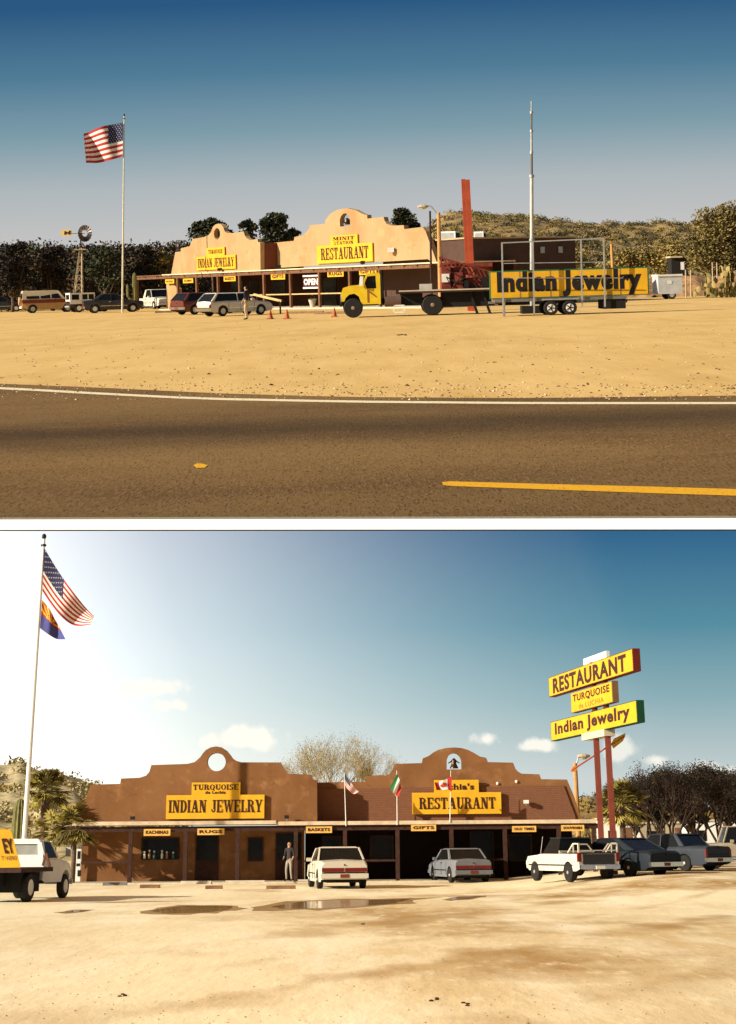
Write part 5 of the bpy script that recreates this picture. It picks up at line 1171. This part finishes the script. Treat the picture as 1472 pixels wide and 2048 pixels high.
m_ = MB(); f1.box(m_, f1.px(270, 1700)[0], f1.px(345, 1700)[0], 1.0, 1.045, -2.44, -2.3); part(m_, 'window_ledge', darkwood, B2, absol=True)
opening(380, 428, .07, 2.15, f1, -2.5, 'door'); opening(488, 520, .9, 1.95, f1, -2.5, 'window'); opening(545, 600, .07, 2.15, f1, -2.5, 'door')
opening(640, 680, .8, 2.0, f1, -3.7, 'window'); opening(740, 790, .8, 2.0, f1, -3.7, 'window'); opening(950, 1000, .07, 2.15, f1, -3.7, 'door'); opening(1030, 1080, .8, 2.0, f1, -3.7, 'window')
signboard('storefront_sign', 'stepped yellow sign reading TURQUOISE and INDIAN JEWELRY below the round-holed brown parapet', f1, [(333, 1590, 529, 1637.5), (384, 1565, 481, 1591)],
          [('INDIAN JEWELRY', 338, 1600, 525, 1625, 'slab'), ('TURQUOISE', 387, 1569, 477, 1580, 'slab'), ('de Luchia', 411, 1582, 452, 1588, 'sans')], .10)
signboard('storefront_sign', 'stepped ochre sign reading RESTAURANT behind the Canadian flag', f2.shift(.1), [(824, 1585, 1002, 1628), (868, 1560, 957, 1587)],
          [('RESTAURANT', 838, 1595, 990, 1618, 'slab'), ("Luchia's", 873, 1567, 948, 1580, 'sans')], .10)
f0 = f1.shift(.28)
for (r_, w_, lb) in (((288, 1658, 341, 1671.5), 'KACHINAS', 'pale yellow KACHINAS sign hanging over the shop window'), ((395, 1657, 449, 1670), 'RUGS', 'pale yellow RUGS sign hanging over the front door'),
                     ((612, 1653, 664, 1666), 'BASKETS', 'yellow BASKETS sign hanging above the white sedan'), ((822, 1649, 872, 1662), 'GIFTS', 'yellow GIFTS sign hanging by the Mexican flagpole'),
                     ((1024, 1652, 1072, 1664), 'OLD TIMES', 'dim yellow sign hanging second from the far end of the brown porch'), ((1122, 1650, 1168, 1662), 'SOUVENIRS', 'dim yellow sign hanging at the tall red sign posts')):
    x0, y0, x1, y1 = r_; signboard('hanging_sign', lb, f0, [r_], [(w_, x0 + 4, y0 + 3, x1 - 4, y1 - 3.5, 'sans')], .04, group='small yellow signs on the brown porch', face=mat('faded_yellow', (.72, .42, .10), .6))
for px_, lb in ((267, 'dark floodlight on the porch roof over KACHINAS'), (574, 'dark floodlight on the porch roof between RUGS and BASKETS')): floodlight('L', f1.pt(f1.px(px_, 1645)[0], zr2 + .08, .25), black, lb, .2)
floodlight('L', f2.pp(1051.5, 1611, .22), white, 'pale box lamp on the shingle band beside the ochre RESTAURANT sign', .22)
for px_, py_, lb in ((995, 1567, 'small round lamp on the parapet nearer the arch'), (1033, 1563, 'small round lamp on the parapet farther from the arch')):
    p_ = f2.pp(px_, py_, .02); single(MB().blob(p_, .07, 8), 'wall_lamp', white, 'L', lb, 'lamp', loc=p_)
bell('L', f2, 908, 1513, 1536.5, 'dark bell with curved yoke in the arched opening of the brown parapet', 18)

# flags lower
t, Y3 = flagpole('L', 47, 1700, 88, 1078, .11, 'very tall white flagpole behind the white flatbed truck', Y=74)
flag('L', 'large American flag drooping down the tall flagpole over the white truck', [(88, 1095), (188, 1232), (181, 1250), (85, 1182), (10, 26)], Y3, 'us', amp=.3, nx=40)
flag('L', 'red gold and blue state flag hanging below the large American flag', [(84, 1199), (113, 1243), (131, 1280), (80, 1256), (-3, 6)], Y3, 'az', amp=.2, nx=30)
for (x0, y0, x1, y1, lb) in ((692, 1652, 688.5, 1546, 'thin white flagpole on the porch roof carrying the small American flag'), (794.5, 1650, 793.5, 1541, 'thin white flagpole on the porch roof carrying the Mexican flag'), (900, 1645, 901.5, 1541, 'thin white flagpole on the porch roof carrying the Canadian flag')):
    flagpole('L', x0, y0, x1, y1, .022, lb, False, Y=YB - .42, group='thin flagpoles on the brown porch roof')
    p_ = at('L', x1, y1, YB - .42)
flag('L', 'small American flag on the porch roof between the two parapets', [(690, 1546), (718, 1582), (716, 1586), (689, 1570), (4, 8)], YB - .45, 'us', amp=.08, nx=30, ny=26)
flag('L', 'limp Mexican flag in front of the brown parapet', [(794, 1548), (803, 1578), (797, 1594), (780, 1575), (-4, 4)], YB - .45, 'mx', amp=.1, nx=15, ny=10)
flag('L', 'wind-blown Canadian flag in front of the ochre RESTAURANT sign', [(903, 1552), (869, 1564), (873, 1582), (904, 1582), (3, -3)], YB - .45, 'ca', amp=.1, nx=20, ny=10)

# ---------------------------------------------------------------- pole sign
A_, B_ = at('L', 1097, 1600, 80), at('L', 1266, 1600, 68); sp = Plane('L', A_, B_)
def cabinet(name, label, tl, tr, bl, br, case, text, depth=.16, style='sans', off=0, second=None):
    a0 = sp.px(*tl)[0]; a1 = sp.px(*tr)[0]; z0 = (sp.px(*bl)[1] + sp.px(*br)[1]) / 2; z1 = (sp.px(*tl)[1] + sp.px(*tr)[1]) / 2
    t = thing(name, label, 'sign', 'L', sp.pt((a0 + a1) / 2, z0, -depth / 2)); m = MB(); sp.box(m, a0, a1, z0, z1, -depth - .14, 0); part(m, 'case', case, t, absol=True)
    m = MB(); sp.box(m, a0 + .08, a1 - .08, z0 + .03, z1 - .03, .002, .01); part(m, 'face', yellow, t, absol=True); l = MB(); h = z1 - z0; w = a1 - a0
    if second:
        write(l, sp, text, a0 + w * .06, a1 - w * .06, z0 + h * .46, z1 - h * .12, .02, style, .03); l2 = MB(); write(l2, sp, second, a0 + w * .2, a1 - w * .2, z0 + h * .12, z0 + h * .36, .02, 'sans', .0); part(l2, 'small_lettering', mat('faded_brown', (.25, .10, .03), .6), t, absol=True)
    else: write(l, sp, text, a0 + w * .06, a1 - w * .07, z0 + h * .10, z1 - h * .12, .02, style, .04)
    part(l, 'lettering', ink, t, absol=True); return z0, z1
cabinet('sign_cabinet', 'topmost yellow box on the tall red posts, reading RESTAURANT', (1097, 1358), (1265, 1294), (1098, 1396), (1266, 1341), redcase, 'RESTAURANT')
cabinet('sign_cabinet', 'smallest yellow box on the tall red posts, reading TURQUOISE de LUCHIA', (1141, 1385), (1224, 1363), (1143, 1427), (1229, 1403), mat('bronze_case', (.2, .11, .05), .6), 'TURQUOISE', .12, second='de LUCHIA')
cabinet('sign_cabinet', 'green-sided yellow box on the tall red posts, reading Indian Jewelry', (1101, 1446), (1273, 1398), (1105, 1484), (1277, 1442), greencase, 'Indian Jewelry')
def post(px0, px1, ptop, Yp, label):
    b = Vector((Yp.x, Yp.y, 0)); Yp = b.y; t_ = at('L', px1, ptop, Yp); t = thing('steel_sign_post', label, 'post', 'L', b, 0, 'red steel posts of the tall roadside sign')
    part(MB().box(b.x - .11, b.x + .11, Yp - .13, Yp - .09, 0, t_.z).box(b.x - .11, b.x + .11, Yp + .09, Yp + .13, 0, t_.z), 'flange', redpost, t, absol=True)
    part(MB().box(b.x - .02, b.x + .02, Yp - .09, Yp + .09, 0, t_.z), 'web', redpost, t, absol=True)
pm = sp.px(1180, 1400)[0]; pc = sp.pt(pm, 0, -.19); pd = sp.pt(sp.px(1203, 1400)[0], 0, -.19)
post(1190, 1180, 1325, pc, 'red steel sign post nearer the porch end'); post(1214, 1202, 1318, pd, 'red steel sign post farther from the porch, beside the palm')
m = MB(); sp.box(m, sp.px(1152, 1330)[0], sp.px(1197, 1315)[0], sp.px(1175, 1335)[1], sp.px(1175, 1314)[1] + .1, -.5, -.345); single(m, 'equipment_box', white, 'L', 'white metal box standing behind the top of the RESTAURANT pole sign', 'box', loc=sp.pp(1175, 1330))
m = MB(); a0, a1 = sp.px(1164, 1475)[0], sp.px(1209, 1462)[0]; z = sp.px(1186, 1463)[1]; sp.box(m, a0, a1, z - .28, z - .0, -.45, .02); single(m, 'sign_saddle', mat('cream_box', (.6, .52, .38), .6), 'L', 'cream metal saddle box under the green-sided Indian Jewelry cabinet', 'box', loc=sp.pp(1186, 1470))
# the big arrow
Ya = 74.5; p0, p1 = at('L', 1143, 1541, Ya), at('L', 1250, 1471, Ya); t = thing('arrow_sculpture', 'giant red-shafted arrow with yellow feathers slanting through the sign posts', 'sculpture', 'L', p0)
part(MB().tube(p0, p1, .035, .035, 8), 'shaft', redsteel, t, absol=True)
feather = mat('feather_yellow', (.8, .45, .03), .6)
fe = MB(); fe.plate([[at('L', x, y, Ya - .03) for x, y in ((1222, 1488), (1228, 1477), (1251, 1466), (1250, 1471))]], (0, .05, 0)); fe.plate([[at('L', x, y, Ya - .03) for x, y in ((1223, 1490), (1250, 1473), (1246, 1482), (1227, 1497))]], (0, .05, 0)); part(fe, 'feathers', feather, t, absol=True)
fe = MB(); fe.plate([[at('L', x, y, Ya - .02) for x, y in ((1141, 1543), (1146, 1533), (1158, 1531), (1152, 1544))]], (0, .06, 0)); part(fe, 'arrowhead', mat('arrowhead_orange', (.55, .2, .05), .6), t, absol=True)
Ys = 84; street_lamp('L', gY('L', 1158, Ys), at('L', 1150, 1526, Ys), at('L', 1167, 1512, Ys), 'timber street lamp beyond the sloped end of the brown parapet', mat('pole_orange', (.5, .27, .09), .8))

# ---------------------------------------------------------------- lower vehicles
def Lc(px, py): return gp('L', px, py)
def place_Y(px, Y, L, yaw):
    p_ = gY('L', px, Y); h = R(90 + yaw); q_ = p_ + Vector((math.cos(h), math.sin(h), 0)) * (L / 2); q_.z = rise(q_.x, q_.y); return q_, h
def place_rear(px, py, L, yaw):      # centre of a car whose rear sits on the ground at the pixel; yaw from straight ahead, positive = nose to the left
    p_ = gp('L', px, py); h = R(90 + yaw); return p_ + Vector((math.cos(h), math.sin(h), 0)) * (L / 2), h
l_, h_ = place_rear(688, 1778, 4.7, 8)
car('sedan', 'white four-door sedan seen from behind, parked before the BASKETS sign', 'car', 'L', l_, h_, pw, 4.7, 1.82, SED, ((.95, .92), (.30, 1.36), (-.80, 1.38), (-1.35, .97)), rear='band', cpill=.3, trim=pw, sc=1.07, group='cars nosed in to the brown porch')
l_, h_ = place_rear(948, 1766, 4.5, 13)
car('sedan', 'silver-grey sedan seen from behind, parked below the GIFTS sign', 'car', 'L', l_, h_, pgrey, 4.5, 1.78, SED, SEDG, rear='band', cpill=.3, trim=pgrey, group='cars nosed in to the brown porch')
def pickup():
    l_, h_ = place_Y(1200, 65.5, 4.9, 20)
    t = thing('pickup_truck', 'white pickup with cream cargo racks and lowered tailgate, nosed in to the porch', 'pickup', 'L', l_, h_, sc=.94, group='cars nosed in to the brown porch'); L, Wd, hl = 4.9, 1.9, 2.45
    part(body_mb(L, Wd, [(-hl, 1.08), (1.0, 1.08), (1.3, 1.04), (2.3, .98), (hl, .85)], .42, (-1.5, 1.6), .37, .05, .04), 'body', pw, t)
    part(MB().box(-hl - .0, -hl + .1, -.72, .72, .7, 1.12).box(-hl + .05, -.6, -.7, .7, 1.1, 1.125), 'bed_floor', dark, t)
    part(MB().box(-.55, -.5, -.8, .8, 1.08, 1.2), 'cab_back', pw, t)
    g_ = MB(); vs = [(x, s * y, z) for s in (-1, 1) for x, y, z in ((.95, .84, 1.08), (.45, .68, 1.66), (-.45, .68, 1.66), (-.5, .82, 1.08))]; g_.add(vs, [(0, 1, 2, 3), (7, 6, 5, 4), (0, 4, 5, 1), (2, 6, 7, 3)]); part(g_, 'windows', glass, t)
    part(MB().box(-.48, .48, -.70, .70, 1.66, 1.71), 'roof', pdark, t)
    rk = MB()
    for s in (-1, 1):
        y = s * .86
        rk.bar((-hl + .05, y, 1.1), (-hl + .05, y, 1.46), .06); rk.bar((-hl + .05, y, 1.46), (-hl + .5, y, 1.46), .05); rk.bar((-hl + .5, y, 1.46), (-hl + 1.0, y, 1.12), .05); rk.bar((-hl + .5, y, 1.46), (-hl + .5, y, 1.12), .04)
        rk.bar((-hl + .05, y, 1.44), (-hl + .05, y * .55, 1.44), .05); rk.bar((-hl + .05, y * .55, 1.44), (-hl + .05, y * .25, 1.14), .04)
    rk.bar((-hl + .05, -.86, 1.2), (-hl + .05, .86, 1.2), .04); part(rk, 'cargo_rack', pw, t)
    part(MB().box(-hl - .12, -hl + .0, -.88, .88, .50, .66), 'rear_bumper', chrome, t); part(MB().box(-hl - .14, -hl - .121, -.2, .2, .5, .62), 'number_plate', white, t)
    part(MB().box(-hl - .015, -hl + .02, -.70, .70, .68, 1.06), 'tailgate', pdark, t)
    for s in (-1, 1): part(MB().box(-hl - .02, -hl + .1, s * .78, s * .93, .78, 1.12), 'tail_light', redlamp, t)
    for s in (-1, 1): part(MB().box(-1.95, 2.1, s * .953, s * .962, .62, .67), 'side_moulding', dark, t)
    part(MB().bar((1.2, .8, 1.1), (1.05, .75, 1.75), .02), 'antenna', steel, t)
    for x in (-1.5, 1.6):
        for s in (-1, 1): wheel(t, x, s * .82, .37, .24, steel)
pickup()
l_, h_ = place_Y(1330, 66.5, 5.0, 38)
car('sedan', 'dark slate-blue old coupe parked beside the white pickup', 'car', 'L', l_, h_, pblue, 5.0, 1.9, [(-2.5, .84), (-2.35, .92), (-1.5, .95), (.9, .93), (1.2, .92), (2.35, .84), (2.5, .7)], ((.9, .92), (.3, 1.36), (-.8, 1.36), (-1.7, .95)), rear='none', cpill=.5, group='cars parked in a slanting row by the trees')
l_, h_ = place_Y(1436, 71.5, 5.0, 42)
car('sedan', 'grey-blue boxy sedan parked between the slate coupe and the tan utility vehicle', 'car', 'L', l_, h_, pblue2, 5.0, 1.85, [(-2.5, .95), (-1.5, .98), (.9, .95), (1.2, .92), (2.35, .88), (2.5, .76)], ((.9, .95), (.4, 1.42), (-.95, 1.43), (-1.4, .98)), pillars=(-.2,), rear='tall', cpill=.25, group='cars parked in a slanting row by the trees')
car('utility_vehicle', 'tan square-backed utility vehicle at the far end of the slanting row', 'car', 'L', gY('L', 1484, 78), R(178), ptan, 4.6, 1.85, [(-2.3, 1.1), (.9, 1.1), (1.1, 1.08), (2.2, 1.02), (2.3, .9)], ((.95, 1.1), (.7, 1.75), (-2.0, 1.75), (-2.25, 1.1)), pillars=(-.9, .1), rear='tall', cpill=.15, wr=.36, sill=.4, group='cars parked in a slanting row by the trees')
# white flatbed truck at the left edge
def flatbed():
    base = gp('L', 30, 1800); yaw = R(90 - 9); t = thing('flatbed_truck', 'old white-cab flatbed truck cut by the photo edge, carrying a yellow sign', 'truck', 'L', gp('L', -14, 1806) + Vector((0, 1.2, 0)), yaw, sc=.94)
    # x forward; cab from 1.6 to 3.0, bonnet to 4.3
    c = body_mb(2.9, 1.86, [(-1.45, 1.35), (-.2, 1.35), (.1, 1.32), (1.2, 1.2), (1.45, 1.0)], .55, (.75,), .44, .1, .12); c.v = [v + Vector((3.0, 0, 0)) for v in c.v]; part(c, 'body', white, t, smooth=False)
    g_ = MB(); P = [(2.95, .82, 1.35), (2.6, .66, 1.86), (1.75, .66, 1.88), (1.6, .82, 1.35)]; vs = [(x, s * y, z) for s in (-1, 1) for x, y, z in P]; g_.add(vs, [(0, 1, 2, 3), (7, 6, 5, 4), (0, 4, 5, 1)]); part(g_, 'windows', glass, t)
    b = MB(); out = [(-.84, 1.30), (-.84, 1.45), (-.72, 1.84), (-.6, 1.92), (.6, 1.92), (.72, 1.84), (.84, 1.45), (.84, 1.30)]; win = [(-.62, 1.45), (-.58, 1.80), (.58, 1.80), (.62, 1.45)]
    b.plate([[Vector((1.56, y, z)) for y, z in out], [Vector((1.56, y, z)) for y, z in win]], (.06, 0, 0)); b.add([(1.6, -.68, 1.9), (2.6, -.66, 1.88), (2.6, .66, 1.88), (1.6, .68, 1.9), (1.7, -.5, 1.97), (2.5, -.5, 1.94), (2.5, .5, 1.94), (1.7, .5, 1.97)], [(4, 5, 6, 7), (0, 1, 5, 4), (1, 2, 6, 5), (2, 3, 7, 6), (3, 0, 4, 7)])
    for s in (-1, 1): b.bar((2.95, s * .83, 1.35), (2.6, s * .67, 1.87), .07); b.bar((1.6, s * .8, 1.35), (1.7, s * .66, 1.88), .12)
    part(b, 'cab', white, t); part(MB().box(1.625, 1.635, -.63, .63, 1.44, 1.81), 'rear_window', mat('pale_glass', (.30, .30, .26), .25), t)
    part(MB().box(-1.6, 1.5, -1.2, 1.2, .92, 1.06), 'bed', darkwood, t); part(MB().box(-1.55, 4.2, -.4, .4, .5, .9), 'chassis', dark, t); part(MB().box(-.9, .9, -.95, .95, .3, .9), 'axle_box', dark, t)
    part(MB().bar((1.42, -1.1, 1.06), (1.42, -.95, 1.5), .08).bar((1.42, -.95, 1.5), (1.42, -.85, 1.1), .06), 'stake', wood, t)
    part(MB().box(4.42, 4.52, -.9, .9, .45, .62), 'front_bumper', steel, t)
    part(MB().bar((2.9, -.95, 1.3), (2.9, -1.2, 1.45), .03).box(2.88, 2.92, -1.32, -1.14, 1.38, 1.68), 'wing_mirror', steel, t)
    for x in (-.4,):
        for s in (-1, 1): wheel(t, x, s * 1.0, .45, .26, white)
    for s in (-1, 1): wheel(t, 3.75, s * .8, .40, .22, white)
    return t
ft = flatbed()
pe = at('L', 5, 1700, 51.5); pq = Plane('L', pe, pe + Vector((1, 0, 0)))
t = thing('leaning_sign', 'yellow painted board with letters EY standing on the white truck flatbed', 'sign', 'L', pq.pp(-40, 1733))
m = MB(); pq.plate(m, [[(-60, 1736), (-60, 1659), (19, 1659), (23, 1664), (40, 1730), (40, 1735)]], .04); part(m, 'board', yellow, t, absol=True)
l = MB(); a0, a1 = pq.px(3, 1700)[0], pq.px(23, 1700)[0]; write(l, pq, 'EY', a0, a1, pq.px(20, 1707)[1], pq.px(20, 1677)[1], .02, 'sans', .04); l.v = [v + Vector((.32 * (pq.px(20, 1677)[1] - v.z) - .02, 0, 0)) for v in l.v]; part(l, 'lettering', ink, t, absol=True)
l = MB(); write(l, pq, 'T HERE', pq.px(3, 1700)[0], pq.px(34, 1700)[0], pq.px(20, 1720)[1], pq.px(20, 1712)[1], .02, 'sans', .02); part(l, 'small_lettering', mat('faded_brown', (.25, .10, .03), .6), t, absol=True)

# newspaper stand, barrel, person, wheel stops
p_ = gp('L', 155, 1765); t = thing('vending_stand', 'narrow black and white stand with lettering beside the first porch palm', 'stand', 'L', p_)
part(MB().box(-.1, .12, -.1, .1, 0, 1.5), 'case', white, t); part(MB().box(-.05, .1, -.105, -.1, 1.05, 1.4).box(-.08, .1, -.106, -.1, .72, .85).box(.0, .28, -.14, .1, .28, .55), 'panel', black, t)
p_ = gp('L', 181, 1763); single(MB().lathe(p_, [(.16, 0), (.17, .1), (.17, .45), (.16, .5), (.05, .52)], 14), 'waste_bin', mat('pale_bin', (.55, .5, .4), .6), 'L', 'pale round bin against the lit end wall of the brown porch', 'bin', loc=p_)
person('L', Vector((Ly(579, 77.6).x, 77.6, .07)), R(150), 'fair-haired person in pale trousers standing at the porch post beside the door', 1.74, mat('dark_vest', (.035, .03, .03), .9), mat('white_trousers', (.32, .28, .22), .9), hairb)
gname = 'wheel stops along the brown porch'
for x, y, w, lb, m_k in ((230, 1771, 48, 'dark grey sleeper before the KACHINAS window', 1), (300, 1776, 40, 'half-buried brown sleeper before the KACHINAS sign', 2), (392, 1768, 60, 'pale wheel stop before the RUGS door', 0), (428, 1778, 34, 'half-buried brown sleeper before the RUGS door', 2), (490, 1767, 78, 'longest pale wheel stop, before the second shop window', 0),
        (562, 1778, 58, 'brown sleeper lying nearest the white sedan front wheel', 2), (606, 1765, 22, 'short pale stop just behind the white sedan flank', 0), (768, 1758, 56, 'pale wheel stop between the white and silver sedans', 0), (856, 1756, 26, 'short pale stop touching the silver sedan flank', 0), (1016, 1750, 46, 'pale wheel stop between the silver sedan and the pickup', 0)):
    p_ = gp('L', x, y); stop('L', p_, 0, w * p_.y / 3486, lb, gname, (concrete, mat('grey_sleeper', (.16, .14, .13), .9), timb)[m_k])

# palms
def palm(fr, loc, h, fl, nf, label, seed, r=.16):
    random.seed(seed); t = thing('fan_palm', label, 'palm tree', fr, loc); tr = MB(); tr.path([Vector((0, 0, 0)), Vector((.03, 0, h * .5)), Vector((0, 0, h))], [r * 1.2, r, r * .9], 10); part(tr, 'trunk', bark, t)
    mb = MB(); top = Vector((0, 0, h))
    for k_ in range(nf):
        az = k_ * 2.4 + random.uniform(-.3, .3); el = random.uniform(-.75, 1.3); d = Vector((math.cos(az) * math.cos(el), math.sin(az) * math.cos(el), math.sin(el))); L1 = fl * random.uniform(.45, .6)
        e = top + d * L1 + Vector((0, 0, -.05)); mb.mi = random.randrange(2); mb.bar(top, e, .03)
        s = d.cross(Vector((0, 0, 1))); s = s.normalized() if s.length > .1 else Vector((1, 0, 0)); up = s.cross(d)
        for i in range(13):
            a = (i - 6) / 6 * 1.45; dd = (d * math.cos(a) + s * math.sin(a)); q_ = e + dd * fl * .55 * (1 - .25 * abs(i - 6) / 6) + Vector((0, 0, -.16 * fl * random.uniform(.4, 1.2))); wv = dd.cross(up).normalized() * .055 * fl
            mid = e.lerp(q_, .55) + Vector((0, 0, .04)); mb.add([e, mid + wv, q_, mid - wv], [(0, 1, 2, 3)])
    mb.mi = 0; part(mb, 'crown', leafs['palm'], t); return t
palm('L', gY('L', 86, 86), 4.2, 1.35, 46, 'tallest fan palm, behind the white flagpole and truck cab', 41, .22)
palm('L', gY('L', 148, 78.6), 2.55, 1.2, 40, 'fan palm at the corner of the brown porch roof', 42, .1)
palm('L', gY('L', 108, 80), 2.3, 1.1, 26, 'low fan palm beside the truck wing mirror', 43, .1)
palm('L', gY('L', 1246, 92), 3.1, 1.5, 46, 'fan palm behind the tall red sign posts', 44, .16)
saguaro('L', gY('L', 36, 82), at('L', 36, 1597, 82).z, .36, 'thick ribbed saguaro cactus beside the tall white flagpole', [(R(180), 1.0, .7, 1.0)])
# bare and wispy trees
def wispy(fr, px, Y, top_py, spread, label, mats_, seed, depth=5, n0=5, leaf=.0, nleaf=0, bmat=None, r0=.16, group=None, base_z=0.0, narrow=1.1):
    random.seed(seed); b = gY(fr, px, Y, base_z); h = at(fr, px, top_py, Y).z; t = thing('bare_tree', label, 'tree', fr, b, 0, group); mb = MB(); lf = MB(); s = h / 6
    def grow(p, d, ln, r, k_):
        q_ = p + d * ln; mb.tube(p, q_, r, r * .72, 5 if k_ > 2 else 3, False)
        if k_ == 0:
            if nleaf: lf.leaves(q_, .45 * s, nleaf, leaf, mats=len(mats_))
            return
        for _ in range(random.choice((2, 3, 3))):
            nd = (d + Vector((random.gauss(0, spread), random.gauss(0, spread), random.gauss(.12, .25)))).normalized(); grow(q_, nd, ln * random.uniform(.66, .86), r * .66, k_ - 1)
    mb.tube((0, 0, 0), (0, 0, h * .16), r0, r0 * .8)
    for i in range(n0):
        a = 6.28 * i / n0; grow(Vector((0, 0, h * .15)), Vector((math.cos(a) * .5, math.sin(a) * .5, 1)).normalized(), h * .24, r0 * .6, depth)
    zm = max(v.z for v in mb.v); f = h / zm; mb.v = [Vector((v.x * min(1, f * narrow), v.y * f, v.z * f)) for v in mb.v]; lf.v = [Vector((v.x * min(1, f * narrow), v.y * f, v.z * f)) for v in lf.v]
    part(mb, 'trunk', bmat or bark, t)
    if nleaf: part(lf, 'crown', mats_, t)
palebark = mat('pale_branch', (.34, .27, .13), .9)
wispy('L', 668, 98, 1462, .42, 'pale leafless spreading tree rising between the two brown parapets', leafs['pale'], 51, 7, 6, .035, 1, palebark, .11, narrow=.82)
tree('L', 735, 1536, 1600, 46, 110, 'olive', 'small olive tree crown behind the low middle of the brown roofline', n=700, seed=52, leaf=.12)
b = gY('L', 739, 104); single(MB().tube(b, at('L', 739, 1524, 104), .06, .05), 'utility_pole', darkwood, 'L', 'short dark pole showing above the low middle of the brown roofline', 'pole', loc=b)
k_ = 0
for px_, Y, top, sd, lb in ((1300, 104, 1562, 61, 'dark brown bushy tree just past the red sign posts'), (1345, 100, 1540, 62, 'tallest dark wispy tree beyond the slate coupe'), (1395, 106, 1546, 63, 'brown wispy tree behind the grey-blue sedan roof'), (1440, 102, 1545, 64, 'thick dark wispy tree behind the tan utility vehicle'), (1485, 108, 1550, 65, 'brown wispy tree cut by the photo edge over the tan vehicle')):
    wispy('L', px_, Y, top, .30, lb, leafs['brown'], sd, 6, 4, .06, 3, mat('dark_red_bark', (.035, .020, .013), .9), .15, 'wispy brown trees along the lower lot')
tree('L', 1275, 1588, 1680, 60, 112, 'brown', 'low dark brown bush tree between the palm and the wispy trees', n=2500, seed=66, leaf=.1)
tree('L', 1322, 1552, 1672, 62, 112, 'dark', 'dark green dense tree rising behind the slate coupe roof', n=4200, seed=67, leaf=.1, clumps=15)
tree('L', 1388, 1580, 1672, 84, 114, 'brown', 'low wide dark tree behind the gap between the two blue sedans', n=4200, seed=68, leaf=.1, clumps=15)
tree('L', 1462, 1560, 1665, 74, 113, 'brown', 'dense dark tree mass over the tan utility vehicle', n=4200, seed=69, leaf=.1, clumps=15)
# pale structures under the trees
for (x, Y, w, h, lb, mm) in ((1238, 118, 2.6, 2.6, 'white mobile home glimpsed beside the palm trunk', white), (1330, 125, 4.4, 2.4, 'cream mobile home glimpsed between the dark tree trunks', ptan), (1420, 122, 3.4, 2.5, 'white mobile home glimpsed behind the grey-blue sedan', white)):
    t = thing('mobile_home', lb, 'building', 'L', gY('L', x, Y)); part(MB().box(-w / 2, w / 2, -1.2, 1.2, .3, h), 'wall', mm, t); part(MB().box(-w / 2 - .1, w / 2 + .1, -1.3, 1.3, h, h + .12), 'roof', concrete, t)
    part(MB().box(-w / 3, -w / 8, -1.22, -1.2, 1.2, 1.9), 'window', glass, t); part(MB().box(w / 8, w / 3.4, -1.22, -1.2, .4, 2.1), 'door', wood, t)
b = gY('L', 85, 110)
for i, (x, y, lb) in enumerate(((727, 1848, 'small dark stone in the mud below the longest puddle'), (240, 1993, 'cluster of dark pebbles in the pale lower corner mud'), (930, 2010, 'dark twig scrap at the bottom of the muddy lot'), (868, 2002, 'small dark stone near the twig scrap'))):
    p_ = gp('L', x, y); mb = MB()
    for k_ in range(4): mb.blob(p_ + Vector((random.uniform(-.05, .05), random.uniform(-.3, .3), .005)), .018, 6, (1.4, 1.5, .6))
    single(mb, 'ground_litter', darkwood, 'L', lb, 'litter', loc=p_)
